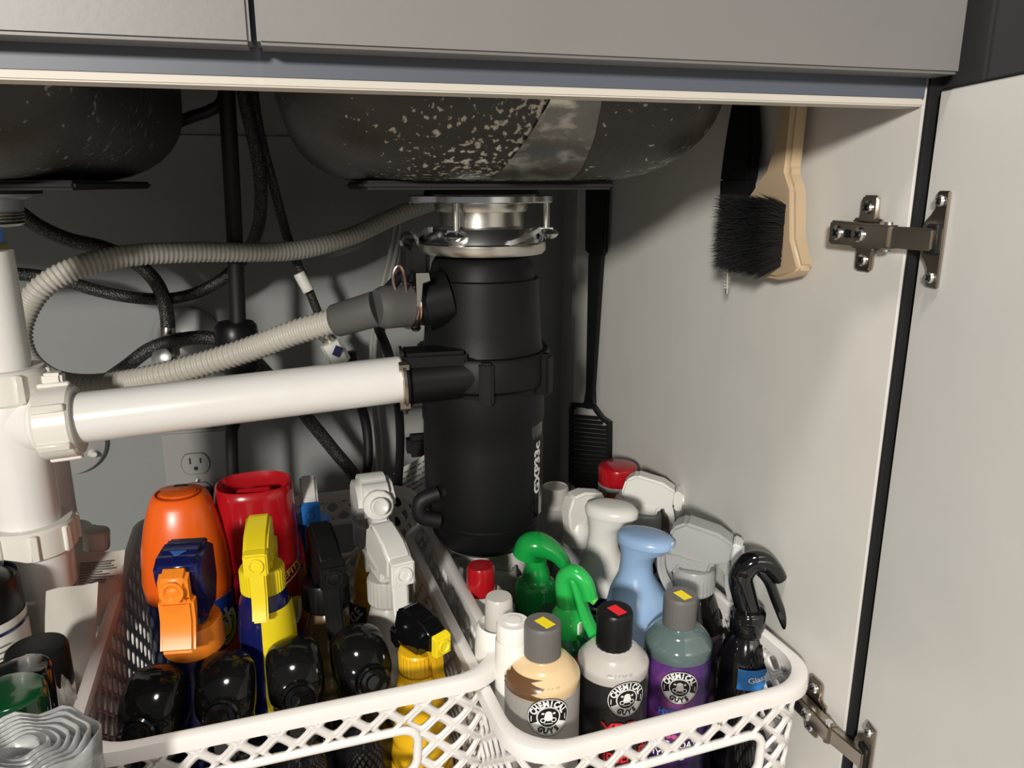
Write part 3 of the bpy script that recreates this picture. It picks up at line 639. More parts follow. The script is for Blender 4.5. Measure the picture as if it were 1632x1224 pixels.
# ================================================================== RIGHT PANEL: HINGES
def screw(parent, c, ax_, r=.0040):
    c = Vector(c); ax_ = Vector(ax_).normalized(); mb = MB(); mb.lathe([(r, 0), (r, .0006), (r*.8, .0016), (r*.3, .0018)], 18, c, ax_)
    o = ax_.orthogonal().normalized(); q = ax_.cross(o); R = Matrix((o, q, ax_)).transposed(); mb.mat = 1
    mb.box(c+ax_*.0019, (r*1.2, r*.28, .0006), 0, 1, R); mb.box(c+ax_*.0019, (r*.28, r*1.2, .0006), 0, 1, R); mb.build('screw', [CHROME, BPRT], parent, world=True)
def hinge(zc, label):
    X = WX-.0003
    def wp(y, z, x): return Vector((X-x, y, zc+z))
    yc = FY+.032
    mb = MB()       # cross shaped mounting plate, wings up and down
    poly = [(yc-.0065, -.023), (yc+.0065, -.023), (yc+.0075, -.020), (yc+.0075, -.010), (yc+.014, -.009), (yc+.014, .009), (yc+.0075, .010), (yc+.0075, .020), (yc+.0065, .0235), (yc-.0065, .0235), (yc-.0075, .020), (yc-.0075, .010), (yc-.013, .009), (yc-.013, -.009), (yc-.0075, -.010), (yc-.0075, -.020)]
    mb.prism(poly, 0, .0035, P=lambda a, b, c: wp(a, b, c), bev=.0012); h = mb.build('hinge', NICKEL, cab, world=True); h['label'] = label
    for s_ in (-1, 1): screw(h, wp(yc, s_*.0160, .0036), (-1, 0, 0))
    mb = MB(); mb.prism([(yc+.024, -.0075), (yc+.024, .0075), (FY+.001, .0068), (FY+.001, -.0068)], .0045, .0125, P=lambda a, b, c: wp(a, b, c), bev=.0012)
    mb.build('hinge_arm', NICKEL, h, world=True)
    for yy in (yc+.015, yc-.006): screw(h, wp(yy, 0, .0126), (-1, 0, 0), .0046)
    mb = MB(); mb.box(wp(yc+.0045, 0, .0126), (.0006, .006, .0050)); mb.build('adjust_slot', BPRT, h, world=True)
    # link from arm to the cup in the door
    fc = P0+dv*.020; a = wp(FY+.006, 0, .009); b = Vector((fc.x, fc.y, zc))-nv*.004
    d = (b-a); L_ = d.length; d.normalize(); sd = Vector((0, 0, 1)); nn = d.cross(sd); R = Matrix((d, nn, sd)).transposed()
    mb = MB(); mb.box((a+b)/2, (L_, .005, .0125), .0010, 2, R); mb.build('hinge_link', ZINC if False else NICKEL, h, world=True)
    for s_ in (-1, 1):
        mb = MB(); mb.cyl(a+sd*.0072*s_-sd*.0005, a+sd*.0085*s_, .0026, 10); mb.build('pivot_pin', CHROME, h, world=True)
    # cup flange on the door
    Rd = Matrix((dv, nv, sd)).transposed(); O = Vector((P0.x, P0.y, zc))
    dp_ = lambda u, v, n_: O+dv*u-nv*n_+sd*v
    mb = MB(); c0 = .0215; pts = [(c0+.003, -.0265), (c0+.003, .0265), (c0-.0075, .0265), (c0-.0085, .024), (c0-.0085, .017)]
    for k in range(9):
        an = math.radians(115+k*(130/8)); pts.append((c0-.0055+.0145*math.cos(an), .0175*math.sin(an)*.85))
    pts += [(c0-.0085, -.017), (c0-.0085, -.024), (c0-.0075, -.0265)]
    mb.prism(pts, 0.0002, .0022, P=lambda a, b, c: dp_(a, b, c), bev=.0006, seg=2); mb.build('cup_flange', NICKEL, h, world=True)
    mb = MB(); mb.box(dp_(c0-.006, 0, .0028), (.011, .003, .017), .001, 1, Rd); mb.build('cup_mouth', BPRT, h, world=True)
    for s_ in (-1, 1): screw(h, dp_(c0-.003, s_*.0210, .0024), -nv, .0034)
    return h
zh = atX(1380, 372, WX).z
hinge(zh, 'upper nickel cabinet hinge beside the beige brush')
hinge(atX(1312, 1148, WX-.005).z, 'lower nickel cabinet hinge beside the white basket corner')

# ================================================================== BRUSHES ON RIGHT PANEL
br = thing('tire_brush', 'beige handled brush with a thick black bristle head, hung on the right panel', 'brush', tuple(atX(1240, 430, .313)))
XB = .320
poly = [atX(x, y, XB) for x, y in [(1268, 120), (1265, 160), (1257, 240), (1253, 272), (1262, 300), (1262, 380), (1274, 428), (1262, 440), (1236, 446), (1205, 440), (1180, 410), (1172, 340), (1195, 305), (1220, 268), (1232, 230), (1243, 160), (1246, 120)]]
mb = MB(); mb.prism([(p.y, p.z) for p in poly], XB, XB+.013, P=lambda a, b, c: (c, a, b), bev=.003, seg=3); mb.build('handle', WOOD, br, world=True)
def spikes(mb, base, d, L_, r):
    d = d.normalized(); o = d.orthogonal().normalized(); q = d.cross(o)
    mb.add([base+o*r, base-o*r*.5+q*r*.87, base-o*r*.5-q*r*.87, base+d*L_], [(0, 1, 3), (1, 2, 3), (2, 0, 3)])
mb = MB(); bl = atX(1178, 332, XB); b1 = atX(1258, 325, XB); b2 = atX(1262, 430, XB); b3 = atX(1185, 415, XB)
cy = (bl.y+b1.y)/2; cz = (b1.z+b2.z)/2; hy = abs(bl.y-b1.y)/2; hz = (b1.z-b2.z)/2
for k in range(7000):
    u_, v_ = random.uniform(-1, 1), random.uniform(-1, 1)
    base = Vector((XB-.001, cy+u_*hy*.92, cz+v_*hz*.95))
    d = Vector((-1, u_*.20+random.gauss(0, .09), v_*.38-.05+random.gauss(0, .09)))
    spikes(mb, base, d, random.uniform(.016, .024), .0007)
o = mb.build('bristles', BRIST, br, world=True, smooth=10); o['kind'] = 'stuff'
mb = MB(); mb.box((XB-.007, cy, cz), (.014, hy*1.7, hz*1.75), .006, 3); mb.build('bristle_base', BRIST, br, world=True)
b2_ = thing('detail_brush', 'narrow all-black brush hung behind the beige brush', 'brush', tuple(atX(1170, 320, .318)))
mb = MB(); XB2 = .324; poly = [atX(x, y, XB2) for x, y in [(1193, 120), (1194, 170), (1197, 230), (1190, 290), (1146, 290), (1152, 240), (1160, 190), (1168, 150), (1170, 120)]]
mb.prism([(p.y, p.z) for p in poly], XB2, XB2+.010, P=lambda a, b, c: (c, a, b), bev=.002); mb.build('handle', BLKM, b2_, world=True)
mb = MB(); p0 = atX(1148, 292, XB2); p1 = atX(1190, 292, XB2); p2 = atX(1150, 328, XB2)
for k in range(900):
    f = random.random(); base = Vector((XB2+random.uniform(0, .008), p0.y+(p1.y-p0.y)*f, p0.z+.002)); spikes(mb, base, Vector((random.gauss(0, .04), random.gauss(0, .05), -1)), random.uniform(.7, 1)*(p0.z-p2.z)*1.15, .0006)
o = mb.build('bristles', BRIST, b2_, world=True, smooth=10); o['kind'] = 'stuff'
wbh = thing('straw_brush', 'tiny wire cleaning brush with pale bristles below the black brush', 'brush', tuple(atX(1158, 468, .313)))
XB3 = .314; mb = MB(); mb.tube([atX(1163, 330, XB3), atX(1160, 400, XB3), atX(1158, 468, XB3)], .0009, 6); mb.build('wire', ZINC, wbh, world=True)
mb = MB()
for k in range(420):
    f = k/420; p = atX(1161-3*f, 375+85*f, XB3); a = random.uniform(0, 2*PI); spikes(mb, p, Vector((math.cos(a), math.sin(a), .1)), .0050*(1-.35*f), .00022)
o = mb.build('bristles', BRISTW, wbh, world=True, smooth=10); o['kind'] = 'stuff'

# spatula (fly swatter like slotted paddle) against the right panel
sp = thing('slotted_swatter', 'long black plastic swatter with a slotted paddle hung in the back corner', 'swatter', tuple(atX(940, 780, .328)))
XS = .330
f_ = lambda x, y: (lambda p: (p.y, p.z))(atX(x, y, XS))
mb = MB(); mb.prism([f_(*p) for p in [(934, 270), (965, 270), (960, 402), (956, 407), (940, 407), (933, 400)]], XS-.001, XS+.007, P=lambda a, b, c: (c, a, b), bev=.002)
mb.box(atX(926, 295, XS)+Vector((0, 0, 0)), (.006, .02, .008), .002); mb.build('grip', BLKM, sp, world=True)
mb = MB(); mb.prism([f_(*p) for p in [(936, 405), (957, 405), (943, 620), (944, 645), (928, 645), (932, 620)]], XS+.001, XS+.005, P=lambda a, b, c: (c, a, b), bev=.001); mb.build('handle', BLK, sp, world=True)
# paddle: frame + slats
out_ = [(910, 641), (928, 643), (936, 630), (944, 645), (958, 664), (970, 672), (969, 760), (964, 800), (938, 795), (905, 768), (906, 650)]
cxp, cyp = 938, 715
inn = [(cxp+(x-cxp)*.86, cyp+(y-cyp)*.90) for x, y in out_]; inn[2] = (inn[2][0], 652)
mb = MB(); n = len(out_)
for x in (XS+.0005, XS+.0035):
    pass
vs = [Vector((x, *f_(*p))) for x in (XS+.0005, XS+.004) for L_ in (out_, inn) for p in L_]
fs = []
for i in range(n):
    j = (i+1) % n; fs += [(i, j, n+j, n+i), (2*n+i, 3*n+i, 3*n+j, 2*n+j), (i, 2*n+i, 2*n+j, j), (n+i, n+j, 3*n+j, 3*n+i)]
mb.add(vs, fs); mb.build('paddle_frame', BLK, sp, world=True)
def hspan(y):
    xs_ = []
    for i in range(n):
        (x0, y0), (x1, y1) = inn[i], inn[(i+1) % n]
        if (y0-y)*(y1-y) < 0: xs_.append(x0+(x1-x0)*(y-y0)/(y1-y0))
    return (min(xs_), max(xs_)) if len(xs_) > 1 else None
for k in range(20):
    y = 660+k*7
    s_ = hspan(y)
    if not s_: continue
    mb = MB(); mb.prism([f_(s_[0]-2, y), f_(s_[1]+2, y+(s_[1]-s_[0])*.1), f_(s_[1]+2, y+5.8+(s_[1]-s_[0])*.1), f_(s_[0]-2, y+5.8)], XS+.001, XS+.003, P=lambda a, b, c: (c, a, b)); mb.build('slat', BLK, sp, world=True)

# ================================================================== BASKETS
RIMPROF = [(a*.70, b) for a, b in [(-.004, -.003), (-.0035, .0005), (.002, .0022), (.0075, .0005), (.0085, -.003), (.0085, -.009), (.0068, -.009), (.0068, -.004), (.0015, -.0025), (-.0015, -.004), (-.002, -.008), (-.004, -.008)]]
def basket(label, O, ang, W, D, zr, tp, slot_u, group=None, yoff=0):
    # O: front-left outer corner of the rim; local x across the front, local y towards the back
    b = thing('storage_basket', label, 'basket', (O[0], O[1], .0005), ang)
    rc = .034; lip = .0085; H = zr-.003
    X0, X1, Y0, Y1 = lip, W-lip, lip, D-lip
    def path(ins, z):   # closed rounded rectangle, returns function of perimeter position
        x0, x1, y0, y1 = X0+ins, X1-ins, Y0+ins, Y1-ins; r = rc
        segs = [('l', (x0+r, y0), (x1-r, y0)), ('a', (x1-r, y0+r), -90), ('l', (x1, y0+r), (x1, y1-r)), ('a', (x1-r, y1-r), 0), ('l', (x1-r, y1), (x0+r, y1)), ('a', (x0+r, y1-r), 90), ('l', (x0, y1-r), (x0, y0+r)), ('a', (x0+r, y0+r), 180)]
        return segs, r
    Ls = [X1-X0-2*rc, rc*PI/2, Y1-Y0-2*rc, rc*PI/2, X1-X0-2*rc, rc*PI/2, Y1-Y0-2*rc, rc*PI/2]; P_ = sum(Ls)
    def pt(u, v, push=0.0):   # u along perimeter, v height; taper towards the base
        ins = tp*(1-v/H)-push; segs, r = path(ins, v); u %= P_; k = 0
        while u > Ls[k] and k < 7: u -= Ls[k]; k += 1
        f = u/Ls[k]; s_ = segs[k]
        if s_[0] == 'l': return Vector((s_[1][0]+(s_[2][0]-s_[1][0])*f, s_[1][1]+(s_[2][1]-s_[1][1])*f, v))
        a = math.radians(s_[2]+90*f); return Vector((s_[1][0]+r*math.cos(a), s_[1][1]+r*math.sin(a), v))
    ncol = round(P_/.0242/2)*2; cw = P_/ncol; ch = .0225
    top = H-.004; nrow = int((H-.016)/ch); vb = top-nrow*ch
    sl = slot_u       # (u0,u1,v0,v1) opening of the front handle
    back = (Ls[0]+Ls[1]+Ls[2]+Ls[3]+(sl[0]-0), Ls[0]+Ls[1]+Ls[2]+Ls[3]+(sl[1]-0))
    slots = [(sl[0], sl[1], sl[2], sl[3]), (back[0], back[1], sl[2], sl[3])]
    mb = MB(); 
    def cell(poly, hole):
        cx = sum(p[0] for p in poly)/len(poly); cy_ = sum(p[1] for p in poly)/len(poly)
        for s_ in slots:
            if s_[0]-.004 < cx < s_[1]+.004 and s_[2]-.004 < cy_ < s_[3]+.004: return
        n = 16; out = []; tot = len(poly); per = n//tot if n % tot == 0 else None
        if per:
            for i in range(tot):
                a, c_ = poly[i], poly[(i+1) % tot]
                for j in range(per): out.append((a[0]+(c_[0]-a[0])*j/per, a[1]+(c_[1]-a[1])*j/per))
        else:
            for i in range(tot):
                a, c_ = poly[i], poly[(i+1) % tot]
                m = (5, 5, 6)[i]
                for j in range(m): out.append((a[0]+(c_[0]-a[0])*j/m, a[1]+(c_[1]-a[1])*j/m))
        inn = []
        for i in range(n):
            p, q, r_ = out[i-1], out[i], out[(i+1) % n]
            sm = ((p[0]+q[0]*2+r_[0])/4, (p[1]+q[1]*2+r_[1])/4)
            inn.append((cx+(sm[0]-cx)*hole, cy_+(sm[1]-cy_)*hole))
        def snap(p):
            x, y = p
            for s_ in slots:
                if s_[0] < x < s_[1] and s_[2] < y < s_[3]:
                    d = [(x-s_[0], 0), (s_[1]-x, 1), (y-s_[2], 2), (s_[3]-y, 3)]; d.sort()
                    x = s_[0] if d[0][1] == 0 else s_[1] if d[0][1] == 1 else x
                    y = s_[2] if d[0][1] == 2 else s_[3] if d[0][1] == 3 else y
            return (x, max(0, min(H, y)))
        vo = [pt(*snap(p)) for p in out]; vi = [pt(*snap(p)) for p in inn]
        vm = [pt(*snap(((p[0]+q[0])/2, (p[1]+q[1])/2)), .0007) for p, q in zip(out, inn)]
        mb.add(vo+vm+vi, [(i, (i+1) % n, n+(i+1) % n, n+i) for i in range(n)]+[(n+i, n+(i+1) % n, 2*n+(i+1) % n, 2*n+i) for i in range(n)])
    for c_ in range(ncol*2):
        u = c_*cw/2
        for r_ in range(-1, nrow*2+1):
            if (c_+r_) % 2: continue
            v = top-(r_+1)*ch/2
            if r_ == -1: cell([(u-cw/2, v), (u, v-ch/2), (u+cw/2, v)], .50)
            elif r_ == nrow*2: 
                pass
            elif v-ch/2 < vb-.001: cell([(u-cw/2, v), (u+cw/2, v), (u, v+ch/2)], .50)
            else: cell([(u, v+ch/2), (u-cw/2, v), (u, v-ch/2), (u+cw/2, v)], .66)
    nseg = 120      # solid bands above and below the lattice
    for za, zb_ in ((top, H), (.0, vb)):
        vs = [pt(P_*i/nseg, z) for z in (za, zb_) for i in range(nseg)]
        mb.add(vs, [(i, (i+1) % nseg, nseg+(i+1) % nseg, nseg+i) for i in range(nseg)])
    o = mb.build('lattice_wall', BASK, b, smooth=30)
    bmx = bmesh.new(); bmx.from_mesh(o.data); bmesh.ops.remove_doubles(bmx, verts=bmx.verts, dist=.00012); bmesh.ops.dissolve_degenerate(bmx, edges=bmx.edges, dist=.0001); bmesh.ops.recalc_face_normals(bmx, faces=bmx.faces); bmx.to_mesh(o.data); bmx.free()
    so = o.modifiers.new('thickness', 'SOLIDIFY'); so.thickness = .0026; so.offset = 0
    # rim: swept profile
    mb = MB(); n = 160; m = len(RIMPROF); vs = []
    for i in range(n):
        u = P_*i/n
        for a, z in RIMPROF: p = pt(u, H, a); vs.append(Vector((p.x, p.y, zr-.0025+z)))
    mb.add(vs, [(i*m+k, i*m+(k+1) % m, ((i+1) % n)*m+(k+1) % m, ((i+1) % n)*m+k) for i in range(n) for k in range(m)]); mb.build('rim', BASK, b, smooth=50)
    # raised frame round each handle opening
    for s_ in slots:
        mb = MB(); pts = []; u0, u1, v0, v1 = s_; r = .011
        for cx, cy_, a0 in ((u1-r, v1-r, 0), (u0+r, v1-r, 90), (u0+r, v0+r, 180), (u1-r, v0+r, 270)):
            for k in range(6): a = math.radians(a0+18*k); pts.append((cx+(r+.002)*math.cos(a), cy_+(r+.002)*math.sin(a)))
        Pn = []; 
        for i in range(len(pts)):
            a, c_ = pts[i], pts[(i+1) % len(pts)]; mseg = max(1, int(math.hypot(c_[0]-a[0], c_[1]-a[1])/.012))
            for j in range(mseg): Pn.append(pt(a[0]+(c_[0]-a[0])*j/mseg, a[1]+(c_[1]-a[1])*j/mseg, .0006))
        mb.tube(Pn, .0032, 10, 1, closed=True, smooth=False); mb.build('handle_frame', BASK, b)
    mb = MB(); nb = 80; vs = [pt(P_*i/nb, .002) for i in range(nb)]
    mb.prism([(p.x, p.y) for p in vs], .0006, .003, P=lambda a, c_, d: (a, c_, d)); mb.build('basket_floor', BASK, b)
    return b
A1 = math.radians(4.0); A2 = math.radians(5.0)
ZR1, ZR2 = .205, .193
c1 = atZ(106, 1200, ZR1); c1r = atZ(812, 1062, ZR1)
W1 = .289; D1 = .375
O1 = (c1.x-.008, c1.y-.010)
W2 = .241; D2 = .36
c2r = atZ(1287, 1074, ZR2)
O2 = (c2r.x+.0145-W2*math.cos(A2), c2r.y-.012-W2*math.sin(A2))
basket('large white lattice basket on the left, holding the trigger bottles', O1, A1, W1, D1, ZR1, .015, (.020, .176, ZR1-.003-.071, ZR1-.003-.0350))
basket('white lattice basket on the right, beside the cabinet side panel', O2, A2, W2, D2, ZR2, .006, (.016, .146, ZR2-.003-.069, ZR2-.003-.0340))

# ================================================================== BOTTLES
def H_(px, py, Y): p = at(px, py, Y); return p
def base(px, py, Y, name, label, cat, face=-90, group=None, zb=.0042):
    p = at(px, py, Y); t = thing(name, label, cat, (p.x, p.y, zb), math.radians(face), group)
    return t, p.z-zb     # parts are built with local +x pointing where the nozzle points
def lathe_part(nm, rows, mt, t, seg=36, sy=1.0, **k): mb = MB(); mb.lathe(rows, seg, sy=sy, **k); return mb.build(nm, mt, t, smooth=45)
def smoothprof(pts, n=5):
    out = []; N = len(pts)
    for i in range(N-1):
        g = lambda k: pts[max(0, min(N-1, k))]
        for j in range(n):
            t = j/n; q = []
            for d in (0, 1):
                p0, p1, p2, p3 = g(i-1)[d], g(i)[d], g(i+1)[d], g(i+2)[d]
                q.append(0.5*((2*p1)+(-p0+p2)*t+(2*p0-5*p1+4*p2-p3)*t*t+(-p0+3*p1-3*p2+p3)*t**3))
            out.append((max(.0005, q[0]), q[1]))
    out.append(pts[-1]); return out
def classic_head(t, zn, s, body, nozzle, trig, collar, shroud_w=.017, ribs=28, collar_r=.0155, under=None):
    """trigger head standing on neck height zn; s scales it (total height 0.058*s above the neck)"""
    mb = MB(); mb.lathe([(collar_r*s*.9, -.002*s), (collar_r*s, 0), (collar_r*s, .017*s), (collar_r*s*.93, .019*s), (.010*s, .0195*s)], c=(0, 0, zn), ribs=ribs, rib=.0006*s, ribz=(zn*0+0, .017*s)); mb.build('collar', collar, t, smooth=25)
    w = shroud_w*s/2; fx = lambda a: a if a < .012 else .012+(a-.012)*.60
    Pf = lambda a, b, c: (fx(a)*s, c, zn+b*s)
    mb = MB(); mb.prism([(-.010, .018), (.011, .018), (.014, .026), (.038, .030), (.040, .045), (.020, .0525), (-.008, .058), (-.018, .052), (-.022, .038), (-.019, .028)], -w, w, P=Pf, bev=.0022*s, seg=3)
    mb.build('sprayer_head', body, t)
    mb = MB(); mb.prism([(-.016, .012), (-.008, .024), (.008, .024), (.008, .030), (-.014, .034), (-.028, .034), (-.027, .018)], -w*1.18, w*1.18, P=Pf, bev=.003*s, seg=3); mb.build('shroud', under or body, t)
    mb = MB(); nw = .0085*s
    mb.prism([(.0375, .027), (.049, .0265), (.050, .044), (.0385, .0465)], -nw, nw, P=Pf, bev=.0012*s)
    mb.lathe([(.0058*s, 0), (.0058*s, .0016*s), (.0042*s, .0016*s), (.0034*s, .0004*s), (.0012*s, .0008*s)], 20, (fx(.0497)*s, 0, zn+.0355*s), (1, 0, .06)); mb.build('nozzle', nozzle, t)
    mb = MB(); tw = .0058*s
    for a in (0,):
        mb.prism([(.022, .031), (.035, .030), (.039, .018), (.039, .008), (.044, -.003), (.050, -.010), (.045, -.012), (.037, -.004), (.032, .006), (.031, .018), (.022, .025)], -tw, tw, P=Pf, bev=.0014*s)
    mb.build('trigger', trig, t)
def smooth_closed(P, res=5):
    n = len(P); out = []
    for i in range(n):
        p0, p1, p2, p3 = P[i-1], P[i], P[(i+1) % n], P[(i+2) % n]
        for j in range(res):
            t = j/res; out.append(tuple(.5*((2*p1[d])+(-p0[d]+p2[d])*t+(2*p0[d]-5*p1[d]+4*p2[d]-p3[d])*t*t+(-p0[d]+3*p1[d]-3*p2[d]+p3[d])*t**3) for d in (0, 1)))
    return out
def dome_head(t, zn, s):
    mb = MB(); mb.lathe([(.016*s, 0), (.0175*s, .003*s), (.0175*s, .016*s), (.014*s, .019*s)], 32, (0, 0, zn)); mb.build('collar', BLKG, t)
    Pf = lambda a, b, c: (a*s*.85, c, zn+b*s)
    mb = MB(); cp = smooth_closed([(-.012, .012), (.012, .014), (.026, .020), (.034, .032), (.031, .044), (.016, .056), (-.004, .061), (-.022, .054), (-.028, .038), (-.024, .020)])
    n = len(cp); vs = []; ns = 12; cx, cz = .002, .034
    for k in range(ns+1):
        th = math.radians(-84+168*k/ns); sc = math.cos(th)**.38
        vs += [Vector(((cx+(a-cx)*sc)*s*.85, .0200*s*math.sin(th), zn+(cz+(b-cz)*sc)*s)) for a, b in cp]
    mb.add(vs, [(k*n+i, k*n+(i+1) % n, (k+1)*n+(i+1) % n, (k+1)*n+i) for k in range(ns) for i in range(n)]+[tuple(range(n))[::-1], tuple(ns*n+i for i in range(n))]); mb.build('cover', SMOKE, t)
    mb = MB(); mb.prism([(-.006, .030), (.034, .026), (.036, .040), (.018, .052), (-.006, .055)], -.0105*s, .0105*s, P=Pf, bev=.003*s, seg=3); mb.build('sprayer_head', BLKM, t)
    mb = MB(); a = Vector((.033*s, 0, zn+.036*s)); d = Vector((1, 0, .35)); mb.lathe([(.0125*s, -.004*s), (.0125*s, .003*s), (.0110*s, .0042*s), (.0095*s, .003*s), (.0060*s, .003*s), (.0056*s, .0055*s), (.002*s, .0055*s)], 32, a, d); mb.build('nozzle', BLKG, t)
    for k in (0, 1):
        mb = MB(); z = .052-k*.007; mb.tube([Vector(((.008+.009*k)*s, -.010*s, zn+z*s)), Vector(((.014+.009*k)*s, 0, zn+(z+.001)*s)), Vector(((.008+.009*k)*s, .010*s, zn+z*s))], .0009*s, 6); mb.build('rib', BLKG, t)
    mb = MB(); mb.prism([(.022, .026), (.030, .024), (.032, .006), (.036, -.018), (.030, -.020), (.026, .004)], -.008*s, .008*s, P=Pf, bev=.002*s); mb.build('trigger', BLKG, t)

# ---- left basket, front row
black4 = [(243, 1070, .505, 'black domed trigger bottle leaning at the front left corner of the basket', -100), (357, 1046, .512, 'black domed trigger bottle second from the left in the front row', -92),
          (466, 1024, .520, 'black domed trigger bottle third from the left, in front of the yellow trigger bottle', -84), (570, 1003, .528, 'black domed trigger bottle right of the front row, in front of the smoky gold bottle', -76)]
first = None
def kids(o): return [c for c in bpy.data.objects if c.parent == o]
def copy_tree(o):
    c = o.copy(); COL.objects.link(c)
    for ch in kids(o):
        d = ch.copy(); COL.objects.link(d); d.parent = c; d.matrix_parent_inverse = ch.matrix_parent_inverse
    return c
for px, py, Y, lb, fa in black4:
    if first is None:
        t, h = base(px, py, Y, 'spray_bottle', lb, 'bottle', fa, 'black domed trigger bottles'); h0 = h
        zn = h-.061*1.0
        lathe_part('bottle_body', smoothprof([(.026, 0), (.0275, .004), (.0275, zn*.55), (.0265, zn*.75), (.0225, zn*.84), (.020, zn*.90), (.0225, zn*.94), (.017, zn*.985), (.014, zn)]), BLKG, t, sy=.95)
        dome_head(t, zn, 1.0); first = t
    else:
        p = at(px, py, Y); o = copy_tree(first); o.location = (p.x, p.y, .0042+(p.z-.0042-h0)); o.location.z = .0042
        o['label'] = lb; o.rotation_euler = (0, 0, math.radians(fa)); o.scale = (1, 1, (p.z-.0042)/h0)

def ribbed_profile(r, zn, waves=4, neck=.013):
    pts = [(r*.94, 0), (r, .004), (r, zn*.5)]
    z = zn*.52
    for k in range(waves):
        pts += [(r*(.93-.05*k), z+zn*.02), (r*(.98-.07*k), z+zn*.06)]; z += zn*.09
    pts += [(neck*1.25, zn*.955), (neck, zn)]
    return smoothprof(pts, 4)
# orange-nozzle bottle
t, h = base(292, 866, 0.5391, 'spray_bottle', 'cobalt trigger bottle with orange nozzle and lever, front of the orange can', 'bottle', -97)
s = .93; zn = h-.058*s
lathe_part('bottle_body', ribbed_profile(.031, zn), NAVY, t, sy=.8)
lathe_part('orange_ring', [(.0215, zn-.028), (.0235, zn-.026), (.022, zn-.006), (.0215, zn-.005)], ORNG2, t, sy=.9)
Pf = lambda a, b, c: (a*s, c, zn+b*s)
mb = MB(); mb.prism([(-.014, .0), (.014, 0), (.016, .018), (.024, .036), (.026, .050), (.014, .057), (-.010, .058), (-.022, .050), (-.024, .020)], -.0165*s, .0165*s, P=Pf, bev=.004*s, seg=3); mb.build('sprayer_head', NAVY, t)
mb = MB(); mb.prism([(.0245, .029), (.036, .027), (.037, .046), (.025, .053)], -.0105*s, .0105*s, P=Pf, bev=.003*s, seg=3); mb.lathe([(.0082*s, 0), (.0082*s, .002*s), (.006*s, .002*s), (.004*s, 0), (.001*s, .001*s)], 24, (.0365*s, 0, zn+.037*s), (1, 0, .1)); mb.build('nozzle', ORNG2, t)
mb = MB(); mb.prism([(.022, .030), (.034, .028), (.034, .012), (.038, .000), (.042, -.009), (.038, -.012), (.031, -.004), (.026, .008), (.022, .018)], -.0125*s, .0125*s, P=Pf, bev=.003*s, seg=3); mb.build('trigger', ORNG2, t)
mb = MB(); mb.prism([(0, -.0045), (.005, .0035), (-.005, .0035)], 0, .0005, P=lambda a, b, c: (.0165*s-b, a*1.1, zn+.0578*s+c), bev=0); mb.build('arrow_mark', BLU, t)

# orange and blue can
t, h = base(284, 784, 0.6427, 'spray_can', 'orange-capped blue spray can at the back left of the basket', 'can', -92)
mb = MB(); R = .0335; zc = h-.088
mb.loft([((0, 0, zc-.002), .030, .034, 2.2), ((0, 0, zc+.012), .031, .0355, 2.2), ((0, 0, zc+.040), .030, .0335, 2.2), ((0, 0, zc+.062), .0265, .029, 2.3), ((-.002, 0, zc+.078), .0225, .0245, 2.4), ((-.0025, 0, zc+.085), .0195, .0215, 2.4), ((-.0025, 0, zc+.088), .0155, .018, 2.4), ((-.0025, 0, zc+.0875), .006, .008, 2.2)], 40); mb.build('cap', ORNG, t, smooth=60)
mb = MB(); mb.loft([((.001, 0, h-.0018), .0125, .0145, 2.0), ((.001, 0, h+.0006), .0122, .0142, 2.0), ((.001, 0, h+.0012), .0105, .0125, 2.0)], 32)
mb.build('flip_lid', ORNG, t, smooth=50)
mb = MB(); P0_ = [];
for i in range(20):
    a = math.radians(-118+i*236/19); P0_.append(Vector((.014*math.cos(a)+.003, .0170*math.sin(a), h+.0004-max(0, math.cos(a))*.001)))
mb.tube(P0_, .0007, 6, 2); mb.build('lid_groove', mat('dark_orange', (.30, .03, .003), .5), t)
mb = MB(); mb.box((-.012, 0, h+.0006), (.003, .010, .0012)); mb.build('lid_notch', BPRT, t)
mb = MB(); mb.loft([((0, 0, 0), .0305, .0335, 2), ((0, 0, .003), .032, .035, 2), ((0, 0, zc-.002), .032, .0352, 2)], 40); mb.build('can_body', mat('can_blue', (.010, .045, .28), .25, coat=.3), t)
# swirl label on the right front
RL = .0362
def lab(ph, z0, R=RL, eps=.0006, rot=0): return cylmap(0, 0, R, ph, z0, eps, rot)
def disc(mb, fn, r0, r1, a0=0, a1=360, n=28, m=3):
    vs = []
    for i in range(n+1):
        a = math.radians(a0+(a1-a0)*i/n)
        for j in range(m+1): r = r0+(r1-r0)*j/m; vs.append(fn(r*math.cos(a), r*math.sin(a)))
    mb.add(vs, [(i*(m+1)+j, (i+1)*(m+1)+j, (i+1)*(m+1)+j+1, i*(m+1)+j+1) for i in range(n) for j in range(m)])
def emblem_layers(t, fn_eps, layers, name):
    for k, (mt, shapes) in enumerate(layers):
        mb = MB(); f = fn_eps(.0004+.0003*k)
        for s_ in shapes: disc(mb, f, *s_)
        mb.build(name, mt, t)
mb = MB(); f = lab(.98, zc-.040); patch(mb, f, -.030, .018, -.035, .010, 10, 2); mb.build('label_panel', mat('label_orange', (.80, .12, .02), .35), t)
emblem_layers(t, lambda e: lab(.95, zc-.030, eps=.0006+e), [(NAVY, [(0, .0165)]), (YELS, [(.0115, .014)]), (mat('lime', (.25, .6, .04), .4), [(.008, .0105)]), (YELS, [(0, .006)])], 'swirl_logo')
mb = MB(); text_on(mb, 'Sh', .026, lab(.95, zc-.020, eps=.0020, rot=.25), .0004); mb.build('lettering', WHT, t)

